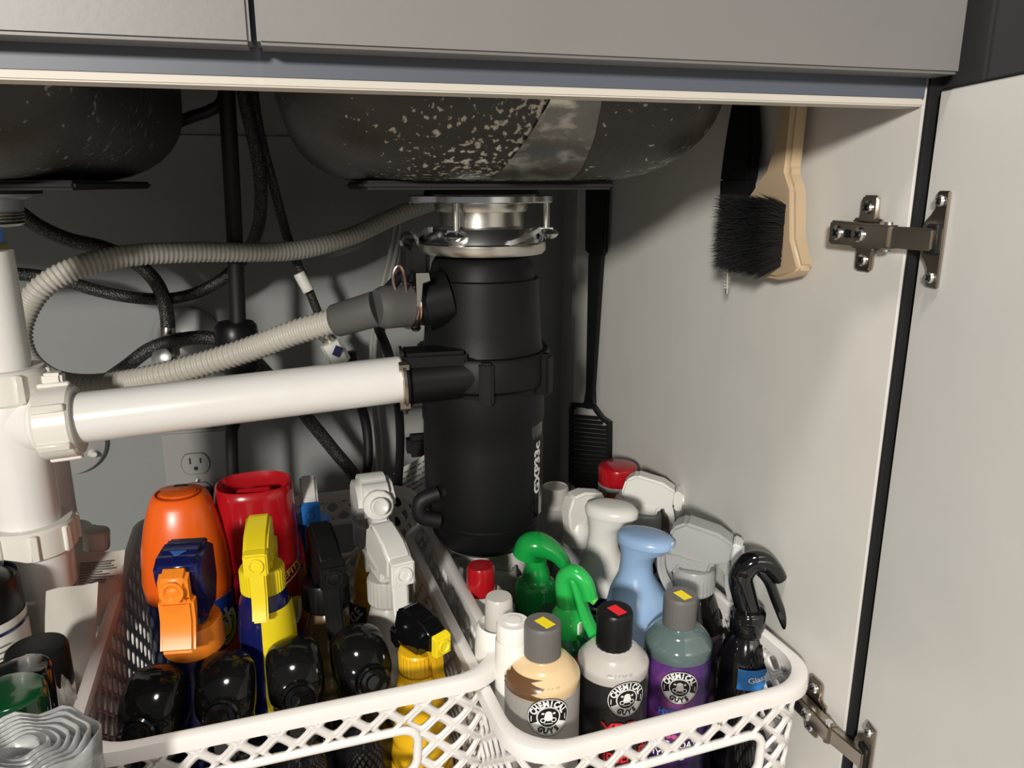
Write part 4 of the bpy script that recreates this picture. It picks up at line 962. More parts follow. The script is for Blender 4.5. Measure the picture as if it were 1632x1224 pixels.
# red can with folding lid
t, h = base(404, 768, 0.6663, 'detergent_tub', 'large dark red tub with a scooped lid at the back of the basket', 'tub', -88)
mb = MB(); zc = h-.070
mb.loft([((0, 0, 0), .028, .032, 2.4), ((0, 0, .004), .0295, .034, 2.4), ((0, 0, zc), .0295, .0342, 2.4)], 44); mb.build('tub_body', REDD, t)
mb = MB(); mb.loft([((0, 0, zc-.001), .0300, .0345, 2.4), ((0, 0, zc+.03), .0300, .0345, 2.4), ((0, 0, h-.008), .029, .0332, 2.4), ((0, 0, h-.001), .0278, .032, 2.4), ((0, 0, h), .0264, .0306, 2.4), ((.0, 0, h-.003), .0250, .029, 2.4), ((.003, 0, h-.013), .0215, .0255, 2.4), ((.004, 0, h-.014), .010, .012, 2.2)], 44); mb.build('lid', RED, t, smooth=60)
mb = MB(); mb.prism([(-.024, -.004), (.004, -.004), (.004, -.001), (-.024, 0)], h-.013, h-.002, P=lambda a, b, c: (b+.012, a+.010, c), bev=.001); mb.build('lid_step', RED, t)
mb = MB(); text_on(mb, 'BENEFITS', .0095, lab(.62, zc-.010, .0332, .0022, .34), .0002); mb.build('lettering', mat('gold_print', (.6, .42, .10), .4), t)
mb = MB(); patch(mb, lab(.62, zc-.017, .0332, .0022, .34), -.026, .026, -.0006, .0006, 10, 1); mb.build('underline', WHT, t)
mb = MB(); disc(mb, lab(.80, zc-.047, .0332, .0020), 0, .014); mb.build('label_spot', YEL, t)
mb = MB(); text_on(mb, 'U', .030, lab(.80, zc-.050, .0332, .0026, -.1), .0012); mb.build('label_letter', WHT, t)
mb = MB(); patch(mb, lab(.5, zc-.085, .0332, .0020), -.02, .03, -.012, .012, 10, 1); mb.build('label_band', BLUEL, t)

# yellow trigger bottle
t, h = base(410, 826, 0.5532, 'spray_bottle', 'yellow trigger bottle with a dark blue side, in front of the red tub', 'bottle', -92)
s = .97; zn = h-.058*s
lathe_part('bottle_body', ribbed_profile(.030, zn, neck=.0165), NAVY, t, sy=.9)
classic_head(t, zn, s, YEL, YEL, YEL, YEL, .0180, ribs=40, collar_r=.0170)
mb = MB(); pr = ribbed_profile(.030, zn, neck=.0165); vs = []; nn = 12
for r, z in pr:
    if z > zn*.97: break
    for i in range(nn+1):
        a = -.05+1.9*i/nn; vs.append(((r+.0010)*math.cos(a), (r+.0010)*math.sin(a)*.9, z))
rows_ = len(vs)//(nn+1); mb.add(vs, [(k*(nn+1)+i, k*(nn+1)+i+1, (k+1)*(nn+1)+i+1, (k+1)*(nn+1)+i) for k in range(rows_-1) for i in range(nn)]); mb.build('yellow_label', YEL, t)
# blue-white trigger, yellow bottle
t, h = base(490, 762, 0.7039, 'spray_bottle', 'yellow bottle with a blue collar and white trigger head, next to the red tub', 'bottle', -88)
s = 1.02; zn = h-.058*s
lathe_part('bottle_body', ribbed_profile(.027, zn-.012), YEL2, t, sy=.9)
classic_head(t, zn, s, WPL, BLU, BLU, BLU, .0150, collar_r=.0175, ribs=36)
lathe_part('skirt', [(.0180, zn-.024), (.0185, zn-.022), (.0182, zn), (.012, zn+.001)], BLU, t)
# black trigger, smoky bottle
t, h = base(512, 838, 0.5909, 'spray_bottle', 'smoky gold bottle with a black trigger head in the basket middle', 'bottle', -80)
s = 1.18; zn = h-.058*s
lathe_part('bottle_body', ribbed_profile(.028, zn-.004), TAUP, t, sy=.95)
classic_head(t, zn, s, BLKM, BLK, BLKM, BLK, .0160, collar_r=.0165, under=BLKM)
mb = MB(); mb.prism([(-.012, .028), (.002, .030), (.0, .046), (-.014, .050)], -.0138*s, -.0128*s, P=lambda a, b, c: (a*s, c, zn+b*s)); mb.build('side_panel', REDD, t)
mb = MB(); patch(mb, lab(.5, zn*.42, .0285, .0006), -.02, .02, -.045, .03, 8, 1); mb.build('label', mat('dark_label', (.02, .016, .012), .4), t)
# white trigger with round nozzle, yellow bottle
t, h = base(592, 757, 0.6945, 'spray_bottle', 'tall yellow bottle with a white rounded trigger head at the basket back', 'bottle', -84)
s = 1.12; zn = h-.058*s
lathe_part('bottle_body', ribbed_profile(.029, zn), YEL2, t, sy=.9)
mb = MB(); mb.lathe([(.018*s, -.002*s), (.018*s, .016*s), (.012*s, .018*s)], 30, (0, 0, zn)); mb.build('collar', CLOUD, t)
mb = MB(); Pf = lambda a, b, c: (a*s, c, zn+b*s)
mb.prism([(-.010, .016), (.012, .018), (.016, .030), (.028, .036), (.024, .048), (.010, .0575), (-.010, .058), (-.026, .046), (-.030, .028), (-.024, .004), (-.016, -.002)], -.0155*s, .0155*s, P=Pf, bev=.007*s, seg=4); mb.build('sprayer_head', WPL, t)
mb = MB(); a = Vector((.022*s, 0, zn+.040*s)); d = Vector((1, -.0, .25)); mb.lathe([(.0125*s, -.004*s), (.0125*s, .006*s), (.0115*s, .007*s), (.0075*s, .007*s), (.0072*s, .014*s), (.0062*s, .0145*s), (.003*s, .013*s)], 14, a, d); mb.build('nozzle', WPL, t)
mb = MB(); mb.prism([(.018, .030), (.028, .028), (.030, .010), (.035, -.014), (.031, -.017), (.025, .0), (.018, .018)], -.0085*s, .0085*s, P=Pf, bev=.002*s); mb.build('trigger', WPL, t)
mb = MB(); patch(mb, lab(-1.05, zn*.60, .0285, .0006), -.010, .014, -.06, .02, 8, 1); mb.build('label', BPRT, t)
mb = MB(); text_on(mb, 'KLE', .013, lab(-1.0, zn*.64, .0285, .0012, .9), .0004); mb.build('lettering', WHT, t)
# white trigger, cloudy bottle
t, h = base(614, 838, 0.5768, 'spray_bottle', 'white trigger head on a cloudy white bottle, right of the smoky bottle', 'bottle', -76)
s = 1.12; zn = h-.058*s
lathe_part('bottle_body', ribbed_profile(.028, zn), CLOUD, t, sy=.95)
classic_head(t, zn, s, WPL, WPL, WPL, CLOUD, .0180, collar_r=.0150, ribs=30, under=CLOUD)
# black and yellow
t, h = base(664, 968, 0.5108, 'spray_bottle', 'yellow bottle with a black head and yellow nozzle at the basket right front', 'bottle', -58)
s = .86; zn = h-.058*s
lathe_part('bottle_body', ribbed_profile(.025, zn), YEL2, t, sy=.95)
classic_head(t, zn, s, BLKG, YEL, YEL2, YEL2, .0185, collar_r=.0175, ribs=30, under=BLKG)

# ================================================================== RIGHT BASKET
def roundel(t, R, phi, z0, a=.0215):
    fe = lambda e: cylmap(0, 0, R, phi, z0, .0005+e)
    mk = lambda nm, mt, e, shapes: None
    mb = MB(); disc(mb, fe(0), 0, a, m=5, n=40); o = mb.build('label_emblem', BPRT, t)
    mb = MB(); disc(mb, fe(.0003), a*.93, a*.965, n=48, m=1); disc(mb, fe(.0003), a*.50, a*.56, n=40, m=1); disc(mb, fe(.0003), a*.52, a*.90, 205, 335, n=24, m=3)
    for sx in (-1, 1): patch(mb, fe(.0003), sx*a*.80-.0003, sx*a*.80+.0003, -a*.26, a*.04, 1, 1)
    # plain face mark: blob with two crossed tools
    disc(mb, fe(.0003), 0, a*.20, n=16, m=2)
    f0 = fe(.0003)
    for sx in (-1, 1): disc(mb, lambda u, v: f0(u+sx*a*.25, v-a*.16), a*.08, a*.13, n=16, m=1); patch(mb, lambda u, v: f0(u+sx*a*.26, v+a*.2), -a*.06, a*.06, -a*.05, a*.05, 1, 1)
    patch(mb, f0, -a*.2, a*.2, -a*.36, -a*.32, 4, 1)
    f3 = lambda u, v: f0(u, v+a*.16); disc(mb, f3, 0, a*.17, n=14, m=1)
    mb.build('emblem_print', WHT, t)
    def arc(txt, size, rad, mid, flip, mt, e, sp):
        mb = MB(); f = fe(e); n = len(txt)
        for i, ch in enumerate(txt):
            off = (i-(n-1)/2)*sp; ang_ = math.radians(mid)+(off if flip else -off); ca, sa = math.cos(ang_), math.sin(ang_)
            rotv = ang_-PI/2 if not flip else ang_+PI/2
            cr, sr = math.cos(rotv), math.sin(rotv)
            text_on(mb, ch, size, lambda u, v: f(rad*ca+u*cr-v*sr, rad*sa+u*sr+v*cr), .0003, .82)
        return mb.build('lettering', mt, t)
    arc('CHEMICAL', a*.44, a*.735, 90, False, WHT, .0007, .335)
    arc('GUYS', a*.40, a*.72, 270, True, BPRT, .0007, .36)
def cap(t, z0, h_, r, mt, ribs=36, bevel=.0015):
    mb = MB(); mb.lathe([(r, 0), (r, h_-bevel*2), (r*.985, h_-bevel), (r*.93, h_), (r*.3, h_)], c=(0, 0, z0), ribs=ribs, rib=.0005, ribz=(0, h_-bevel*2-.0001)); return mb.build('cap', mt, t, smooth=25)
def facing(p): return math.degrees(math.atan2(-p.y, -p.x))
def round_bottle(px, py, Y, label, R, shoulder, body_m, sh_m, cap_m, cap_r, cap_h, rad_phi, ribs=36, shh=.018, em=(0, 0), em_a=.0142):
    p = at(px, py, Y); t, h = base(px, py, Y, 'detailing_bottle', label, 'bottle', facing(p))
    zc = h-cap_h; zs = zc-shh
    lathe_part('bottle_body', smoothprof([(R*.93, 0), (R, .003), (R, zs*.5), (R, zs-.004)], 3)+[(R*.96, zs)], body_m, t, 44)
    lathe_part('shoulder', [(R*.97, zs-.004)]+smoothprof([(R*.985, zs-.002), (R*1.0, zs+.004), (R*.93, zs+shh*.45), (R*.72, zs+shh*.80), (cap_r*.95, zs+shh*.98)], 5)+[(cap_r*.8, zs+shh+.004)], sh_m, t, 44)
    cap(t, zc+.0005, cap_h, cap_r, cap_m, ribs)
    ez = at(em[0], em[1], p.y-R).z-.0042
    roundel(t, R, rad_phi, ez, em_a)
    return t, h, zs, zc
t, h, zs, zc = round_bottle(865, 992, 0.4449, 'grey-labelled bottle of cream and brown liquid with grey capped top', .0262, None, GLAB, CREAM, GREYC, .0128, .024, .17, em=(872, 1143))
mb = MB()        # brown settled patch seen through the left of the shoulder
prf = smoothprof([(.0262*.99, zs-.001), (.0262*1.01, zs+.004), (.0262*.945, zs+.018*.45), (.0262*.80, zs+.018*.68)], 4); vs = []; nn = 10
for k, (r, z) in enumerate(prf):
    for i in range(nn+1): a = -1.25+(1.15+.18*math.sin(k*1.1))*i/nn+.06*math.sin(k*2+i); vs.append(((r+.0007)*math.cos(a), (r+.0007)*math.sin(a), z))
mb.add(vs, [(k*(nn+1)+i, k*(nn+1)+i+1, (k+1)*(nn+1)+i+1, (k+1)*(nn+1)+i) for k in range(len(prf)-1) for i in range(nn)]); mb.build('brown_patch', BRWN, t)
def sticker(t, h, mt, ang_=-.35, w_=.0080, l_=.0125):
    mb = MB(); R = Matrix.Rotation(ang_, 3, 'Z'); mb.box((.001, .0015, h+.0004), (l_, w_, .0006), 0, 1, R); mb.build('sticker', mt, t)
sticker(t, h, YELS, .75)
mb = MB(); text_on(mb, 'C H E', .0055, cylmap(0, 0, .0243, .20, zs+.006, .0010), .0003); mb.build('embossing', CREAM, t)
t, h, zs, zc = round_bottle(980, 972, 0.4637, 'black-labelled bottle with pearly shoulder and black cap with red sticker', .0262, None, mat('black_label', (.012, .011, .012), .3, coat=.2), PEARL, BLK, .0132, .028, .42, ribs=18, shh=.016, em=(1004, 1113))
sticker(t, h, REDM, .75)
mb = MB(); text_on(mb, 'VINYL+RUBBER+PLASTIC', .0125, cylmap(0, 0, .0264, .22, at(960, 1214, .437).z-.0042, .0008, .0), .0002, .72); mb.build('lettering', REDM, t)
mb = MB(); text_on(mb, 'VRP', .009, cylmap(0, 0, .0264, .22, at(960, 1165, .437).z-.0042, .0008, .0), .0003, 1.6); mb.build('lettering', REDM, t)
mb = MB(); text_on(mb, 'G U Y S', .0055, cylmap(0, 0, .0248, .20, zs+.005, .0010), .0003); mb.build('embossing', PEARL, t)
t, h, zs, zc = round_bottle(1085, 948, 0.4826, 'purple-labelled bottle with grey-green shoulder and grey cap with yellow sticker', .0262, None, PURP, TEAL, GREYC, .0130, .024, .13, shh=.020, em=(1092, 1097))
sticker(t, h, YELS, .75)
mb = MB(); text_on(mb, 'CERAMIC COATING', .0085, cylmap(0, 0, .0264, .02, at(1085, 1189, .456).z-.0042, .0008, .0), .0002, .80); text_on(mb, 'HYDRO', .0085, cylmap(0, 0, .0264, -.15, at(1085, 1207, .456).z-.0042, .0008, .0), .0002, 1.0); mb.build('lettering', WHT, t)
for k in range(5):
    mb = MB(); f9 = cylmap(0, 0, .0264, -.28+.17*k, at(1085, 1176, .456).z-.0042, .0008); disc(mb, f9, 0, .0022, n=14, m=1); mb.build('label_dot', PINK, t)
mb = MB(); text_on(mb, 'HYBRID', .0075, cylmap(0, 0, .0264, .0, at(1085, 1140, .456).z-.0042, .0008, .0), .0002, .9); mb.build('lettering', BLU, t)

# black mister sprayer
p = at(1185, 912, 0.447); t = thing('mister_bottle', 'glossy black mister bottle with curved black trigger by the side panel', 'bottle', (at(1187, 1040, .478).x, .478, .0042), math.radians(-20)); h = p.z-.0042
zn = h-.066
lathe_part('bottle_body', smoothprof([(.0195, 0), (.0205, .003), (.0205, zn*.6), (.0205, zn*.78), (.0190, zn*.87), (.0150, zn*.93), (.0115, zn*.965)], 5), BLKG, t, 44)
lathe_part('collar', [(.0125, zn-.006), (.0135, zn-.004), (.0135, zn+.013), (.0115, zn+.015), (.0095, zn+.0155)], BLKG, t)
mb = MB(); mb.tube([(0, 0, zn+.012), (-.005, 0, zn+.028), (-.008, 0, zn+.042), (-.002, 0, zn+.054), (.008, 0, zn+.056), (.016, 0, zn+.050), (.022, 0, zn+.042)], .01, 18, 6, rf=lambda q: (.0095, .0085) if q < .4 else (.0095-.004*(q-.4)/.6, .0095-.003*(q-.4)/.6), flat=(1, 0, 0)); mb.build('sprayer_head', BLKG, t)
mb = MB(); mb.lathe([(.0042, 0), (.0044, .003), (.003, .0042), (.001, .0036)], 18, (.0215, 0, zn+.0425), (1, 0, -.5)); mb.build('nozzle', FROST, t)
mb = MB(); mb.tube([(.004, 0, zn+.050), (.013, 0, zn+.040), (.021, 0, zn+.022), (.029, 0, zn+.004), (.037, 0, zn-.012), (.043, 0, zn-.022)], .004, 14, 6, flat=(0, 1, 0), rf=lambda q: (.0062+.001*q, .0042 if q > .05 else .002)); mb.build('trigger', BLKG, t)
pn = facing(Vector((at(1187, 1040, .478).x, .478, 0)))+20
mb = MB(); f = cylmap(0, 0, .0206, math.radians(pn)+.50, at(1215, 1122, .43).z-.0042, .0006); patch(mb, f, -.014, .016, -.010, .008, 8, 1); mb.build('blue_label', mat('label_sky', (.03, .22, .60), .35), t)
mb = MB(); text_on(mb, 'Glass', .007, cylmap(0, 0, .0206, math.radians(pn)+.55, at(1215, 1122, .43).z-.0042, .0012, .2), .0001); mb.build('lettering', WHT, t)

# clear trigger bottle with black label
t, h = base(1112, 828, 0.5344, 'spray_bottle', 'frosted clear trigger bottle with a black label behind the purple bottle', 'bottle', -34)
s = 1.08; zn = h-.058*s
t['label'] = 'frosted clear trigger bottle with a black label behind the purple bottle'
lathe_part('bottle_body', smoothprof([(.027, 0), (.028, .003), (.028, zn-.045), (.0275, zn-.038)], 3), DLAB, t, 40)
lathe_part('shoulder', smoothprof([(.0272, zn-.040), (.0270, zn-.028), (.021, zn-.012), (.017, zn-.002)], 5), SMOKE, t, 40)
classic_head(t, zn, s, FROST, WPL2, FROST, FROST, .0200, ribs=30, collar_r=.0165)
roundel(t, .028, math.radians(facing(at(1118, 852, 0.5344))+28)+.12, zn-.062, .019)

def air_sprayer(t, h, body, head, trig, bot, s=1.0, hi=.10, sl=.82):
    """waisted room sprayer: bottle flares up into a flat oval lid"""
    zb = h-hi; k_ = hi/.10
    mb = MB(); mb.lathe(smoothprof([(.024, 0), (.0255, .003), (.0255, zb*.7), (.0262, zb-.001)], 3), 40); mb.build('bottle_body', bot, t)
    mb = MB(); secs = [((0, 0, zb-.001), .0265*s, .0262*s, 2), ((0, 0, zb+.004*k_), .0268*s, .0262*s, 2), ((-.001, 0, zb+.022*k_), .0235*s, .0225*s, 2), ((-.003, 0, zb+.045*k_), .0145*s, .0142*s, 2), ((-.003, 0, zb+.060*k_), .0135*s, .0128*s, 2), ((-.001, 0, zb+.073*k_), .0180*s*sl, .0155*s, 2), ((.003, 0, zb+.082*k_), .0260*s*sl, .0185*s*sl, 2.1), ((.004, 0, zb+.087*k_), .0290*s*sl, .0200*s*sl, 2.1)]
    mb.loft(secs, 40); mb.build('neck_shell', head, t, smooth=60)
    mb = MB(); mb.loft([((.004, 0, zb+.0872*k_), .0292*s*sl, .0203*s*sl, 2.1), ((.004, 0, zb+.093*k_), .0296*s*sl, .0205*s*sl, 2.1), ((.003, 0, zb+.098*k_), .0265*s*sl, .018*s*sl, 2.1), ((.002, 0, hi+zb), .017*s*sl, .0115*s*sl, 2.1), ((.002, 0, hi+zb+.0004), .004, .003, 2)], 40); mb.build('lid', head, t, smooth=60)
    mb = MB(); mb.lathe([(.0042, 0), (.0042, .0016), (.0028, .0020), (.0022, .0008), (.0008, .0008)], 18, (.0315*s*sl, 0, zb+.090*k_), (1, 0, 0)); mb.build('nozzle', WPL2, t)
    mb = MB(); mb.tube([(.017*s, 0, zb+.082*k_), (.0175*s, 0, zb+.066*k_), (.0200*s, 0, zb+.052*k_), (.0265*s, 0, zb+.036*k_)], .004, 12, 6, flat=(0, 1, 0), rf=lambda q: (.0065, .0022)); mb.build('trigger', trig, t)
    mb = MB()
    for dy in (-.0024, 0, .0024): mb.tube([(.0197*s, dy, zb+.076*k_), (.0200*s, dy, zb+.066*k_), (.0225*s, dy, zb+.052*k_), (.0280*s, dy, zb+.040*k_)], .0005, 5, 4)
    mb.build('trigger_ribs', trig, t)
t, h = base(1022, 847, 0.5391, 'room_sprayer', 'powder blue waisted room sprayer with an oval lid', 'bottle', -44)
air_sprayer(t, h, LBLU, LBLU, FROST, LBLU2, 1.0, .070)
t, h = base(968, 801, 0.6003, 'room_sprayer', 'white waisted room sprayer on a navy bottle, behind the blue sprayer', 'bottle', -38)
air_sprayer(t, h, WPL, WPL, FROST, mat('navy_sleeve', (.008, .016, .10), .3), 1.0, .080)
fa = facing(at(968, 801, 0.6003))+38
mb = MB(); text_on(mb, 'Eliminates', .0060, cylmap(0, 0, .0265, math.radians(fa)-.15, h-.092, .0008, .0), .0001); text_on(mb, 'Eliminates', .0042, cylmap(0, 0, .0265, math.radians(fa)-.15, h-.099, .0008, .0), .0001); mb.build('lettering', WHT, t)
# white trigger bottle, tall, at back
t, h = base(1030, 754, 0.6568, 'spray_bottle', 'white trigger head with clear collar on a black bottle, near the red lid', 'bottle', -30)
s = 1.06; zn = h-.058*s
lathe_part('bottle_body', smoothprof([(.026, 0), (.027, .003), (.027, zn-.05), (.024, zn-.02), (.0165, zn)], 4), BLKG, t)
classic_head(t, zn, s, WPL, WPL, WPL, FROST, .0175, ribs=26, collar_r=.0165)
# small clear trigger bottle
t, h = base(922, 782, 0.6663, 'spray_bottle', 'small clear round bottle with a white trigger top, left of the white sprayer', 'bottle', 12)
s = .85; zn = h-.058*s
lathe_part('bottle_body', smoothprof([(.024, 0), (.025, .003), (.0255, zn-.050), (.0245, zn-.035), (.017, zn-.014), (.0135, zn)], 4), mat('clear_bluish', (.42, .44, .47), .12, trans=.35, coat=.5), t)
lathe_part('collar', [(.0145, zn-.012), (.0150, zn-.010), (.0145, zn+.010), (.0105, zn+.018)], WPL, t)
mb = MB(); Pf = lambda a, b, c: (a*s, c, zn+b*s); mb.prism([(-.014, .006), (.008, .012), (.010, .034), (.030, .040), (.030, .052), (.004, .058), (-.012, .055), (-.018, .036)], -.0105*s, .0105*s, P=Pf, bev=.003*s, seg=3); mb.build('sprayer_head', WPL, t)
mb = MB(); mb.lathe([(.0045*s, 0), (.0045*s, .001), (.0025*s, .0012), (.002*s, 0)], 16, (.030*s, 0, zn+.046*s), (1, 0, 0)); mb.build('nozzle', WPL, t)
mb = MB()
for k in range(26): f5 = cylmap(0, 0, .0257, math.radians(facing(at(922, 782, 0.6663))-12)-.75+random.uniform(-.15, .2), zn-.055+random.uniform(-.03, .025), .0006, .9); patch(mb, f5, -.003, .003, -.0012, .0012, 1, 1)
mb.build('label_print', PRTG, t)
# red lidded jar
t, h = base(985, 740, 0.7228, 'syrup_jar', 'amber jar with a bright red lid in the back right corner', 'jar', -90)
lathe_part('jar_body', smoothprof([(.024, 0), (.025, .003), (.025, h-.05), (.0235, h-.034), (.0205, h-.028), (.020, h-.022)], 4), AMBER, t)
lathe_part('neck_ring', [(.0202, h-.026), (.0208, h-.024), (.0208, h-.021), (.020, h-.020)], FROST, t)
lathe_part('lid', [(.0200, h-.0215), (.0205, h-.020), (.0208, h-.003), (.0198, h-.0008), (.0185, h), (.004, h)], RED, t)
# translucent bottle with cap
t, h = base(885, 774, 0.7228, 'capped_bottle', 'translucent bottle with ribbed clear cap, directly right of the disposal', 'bottle', -90)
lathe_part('bottle_body', smoothprof([(.034, 0), (.035, .004), (.035, h-.085), (.034, h-.060), (.027, h-.038), (.017, h-.024), (.0135, h-.022)], 4), mat('milky_grey', (.40, .385, .375), .32), t)
lathe_part('cap', [(.0125, h-.0235), (.0145, h-.0232), (.0145, h-.017), (.0136, h-.0165), (.0136, h-.0155), (.0142, h-.015), (.0142, h-.003), (.0135, h-.0005), (.0125, h), (.0115, h-.001), (.003, h-.001)], CLOUD, t)
# green pump
t, h = base(855, 850, 0.5909, 'pump_bottle', 'dark green bottle with a glossy green swan-neck pump top', 'bottle', -25)
lathe_part('bottle_body', smoothprof([(.026, 0), (.027, .003), (.027, h-.095), (.0255, h-.078), (.0225, h-.070)], 4), GRND, t)
lathe_part('collar', smoothprof([(.0165, h-.072), (.0185, h-.070), (.0185, h-.052), (.0165, h-.046), (.0130, h-.043), (.0115, h-.036), (.0095, h-.030), (.0090, h-.024)], 3), GRN, t)
lathe_part('bellows', [(.0092, h-.040), (.0110, h-.038), (.0092, h-.036), (.0105, h-.034), (.0085, h-.032), (.0095, h-.030), (.0075, h-.027)], GRN, t)
mb = MB(); mb.tube([(-.010, 0, h-.022), (-.006, 0, h-.012), (.004, 0, h-.011), (.018, 0, h-.018), (.028, 0, h-.032), (.036, 0, h-.043), (.043, 0, h-.045)], .01, 20, 6, rf=lambda q: (.0115, .0125) if q < .3 else (.0115-.0095*min(1, (q-.3)/.5), .0125-.0095*min(1, (q-.3)/.6)), flat=(0, 0, 1)); mb.build('pump_head', GRN, t, smooth=70)
# green trigger
p = at(898, 905, 0.5108); t = thing('spray_bottle', 'small bright green trigger bottle with a long drooping lever', 'bottle', (at(905, 1000, .511).x, .511, .0042), math.radians(-42)); h = p.z-.0042
lathe_part('bottle_body', smoothprof([(.022, 0), (.0225, .003), (.0225, h-.075), (.0205, h-.064), (.014, h-.056)], 4), GRND, t)
lathe_part('collar', [(.013, h-.060), (.0138, h-.058), (.0132, h-.040), (.0095, h-.034), (.0085, h-.033)], GRN2, t)
mb = MB(); mb.tube([(0, 0, h-.036), (-.003, 0, h-.022), (-.003, 0, h-.010), (.004, 0, h-.004), (.013, 0, h-.009), (.018, 0, h-.022)], .008, 16, 6, rf=lambda q: (.0085-.0025*q, .0080-.002*q), flat=(0, 1, 0)); mb.build('sprayer_head', GRN2, t, smooth=70)
mb = MB(); mb.tube([(.004, 0, h-.006), (.009, 0, h-.020), (.014, 0, h-.036), (.022, 0, h-.052), (.027, 0, h-.060)], .005, 16, 6, rf=lambda q: (.0070, .0040) if .02 < q < .96 else (.004, .002), flat=(0, 1, 0)); mb.build('trigger', GRN2, t, smooth=70)
mb = MB(); mb.cyl((.016, 0, h-.020), (.023, 0, h-.024), .0035, 14, bev=.001); mb.build('nozzle', mat('lime_plastic', (.12, .55, .08), .3), t)
mb = MB(); mb.box((.0125, -.006, h-.046), (.0015, .006, .009)); mb.build('white_tab', WPL, t)
# red capped bottle, whites, clear trigger under the disposal
t, h = base(766, 900, 0.5721, 'capped_bottle', 'small bottle with a dark red cap beneath the disposal', 'bottle', -90)
lathe_part('bottle_body', smoothprof([(.019, 0), (.020, .003), (.020, h-.04), (.0115, h-.028)], 4), CLOUD, t); lathe_part('cap', [(.0120, h-.028), (.0125, h-.027), (.0115, h-.003), (.0105, h-.0005), (.003, h)], RED, t)
t, h = base(795, 950, 0.4920, 'capped_bottle', 'white flip-top bottle poking up at the left basket edge', 'bottle', -90)
lathe_part('bottle_body', smoothprof([(.017, 0), (.018, .003), (.018, h-.04), (.0115, h-.028)], 4), WPL, t); lathe_part('cap', [(.0105, h-.028), (.0110, h-.027), (.0100, h-.002), (.009, h), (.003, h)], CLOUD, t)
t, h = base(818, 990, 0.4590, 'capped_bottle', 'cream white bottle with a stepped cap left of the grey-capped bottle', 'bottle', -90)
lathe_part('bottle_body', smoothprof([(.012, 0), (.013, .003), (.013, h-.03), (.0115, h-.020)], 4), WPL, t); lathe_part('cap', [(.0118, h-.020), (.0120, h-.016), (.0118, h-.002), (.011, h), (.003, h)], WPL, t); lathe_part('cap_button', [(.0055, h), (.0055, h+.0012), (.002, h+.0014)], WPL, t)
t, h = base(757, 862, 0.6663, 'capped_bottle', 'frosted bottle with a clear cap just under the disposal base', 'bottle', -90)
lathe_part('bottle_body', smoothprof([(.017, 0), (.018, .003), (.018, h-.04), (.0125, h-.026)], 4), CLOUD, t); lathe_part('cap', [(.0125, h-.028), (.0135, h-.027), (.0135, h-.002), (.0125, h), (.003, h)], FROST, t)
t, h = base(800, 846, 0.6427, 'spray_bottle', 'clear trigger bottle half hidden below the disposal, left of green pump', 'bottle', -35)
s = .95; zn = h-.058*s
lathe_part('bottle_body', smoothprof([(.020, 0), (.021, .003), (.021, zn-.04), (.014, zn)], 4), mat('dusty_clear', (.33, .30, .26), .3), t)
classic_head(t, zn, s, CLOUD, WPL, CLOUD, CLOUD, .0150, ribs=26, collar_r=.0150)
t, h = base(882, 973, 0.5297, 'capped_bottle', 'bottle with a flat black cap between the two green bottles', 'bottle', -90)
lathe_part('bottle_body', smoothprof([(.013, 0), (.014, .003), (.014, h-.02), (.0115, h-.012)], 3), mat('olive_bottle', (.03, .05, .04), .3), t); lathe_part('cap', [(.0125, h-.014), (.0130, h-.012), (.0125, h-.001), (.012, h), (.003, h)], BLK, t)
t = thing('red_box', 'thin red carton wedged between the grey and black labelled bottles', 'box', (at(926, 1110, .478).x, .478, .0042), math.radians(10))
mb = MB(); hh = at(926, 1062, 0.4779).z-.005; mb.box((0, 0, hh/2), (.007, .050, hh), .001); mb.build('carton', mat('carton_red', (.50, .012, .012), .4), t)
mb = MB(); mb.box((0, 0, hh+.0006), (.0062, .046, .0010), .0004); mb.build('top_flap', REDD, t)

# ================================================================== LEFT CORNER CLUTTER
p = at(-2, 905, 0.5344); t = thing('cleaner_bottle', 'large black bottle with a white and blue label at the far left edge', 'bottle', (at(-34, 1000, .572).x, .572, 0), math.radians(-90)); h = at(0, 905, 0.5721).z
lathe_part('bottle_body', smoothprof([(.028, 0), (.030, .003), (.030, h-.03), (.026, h-.010), (.012, h)], 4), BLK, t, 44)
fa_ = math.radians(facing(Vector((at(-34, 1000, .572).x, .572, 0)))+90)
zl_ = at(20, 1035, 0.5344).z
mb = MB(); patch(mb, cylmap(0, 0, .030, fa_, zl_, .0006), -.045, .045, -.05, .010, 16, 1); mb.build('label', WPL, t)
mb = MB(); patch(mb, cylmap(0, 0, .030, fa_, zl_, .0012), -.045, .045, .0015, .0040, 16, 1); mb.build('blue_stripe', NAVY, t)
mb = MB()
for k in range(5): patch(mb, cylmap(0, 0, .030, fa_+.5, zl_-.006-.0042*k, .0012), -.018, random.uniform(.0, .014), -.0006, .0006, 5, 1)
mb.build('print_lines', PRTG, t)
def jar(px, py, Y, nm, label, cat, r, ch_, body, capm, R=None):
    t, h = base(px, py, Y, nm, label, cat, -90, zb=0)
    R = R or r*.98
    lathe_part('body', smoothprof([(R*.95, 0), (R, .003), (R, h-ch_-.004), (R*.96, h-ch_)], 3), body, t); lathe_part('cap', [(r*.97, h-ch_-.001), (r, h-ch_+.001), (r*.985, h-.003), (r*.93, h-.0006), (r*.86, h), (r*.2, h)], capm, t); return t, h
jar(57, 1030, 0.5014, 'capped_bottle', 'bottle with a matt black cap beside the drain pipe', 'bottle', .0185, .030, WPL, BLKM)
jar(28, 1066, 0.4637, 'capped_bottle', 'glossy black canister in front of the matt black cap', 'bottle', .0180, .060, BLKG, BLKG)
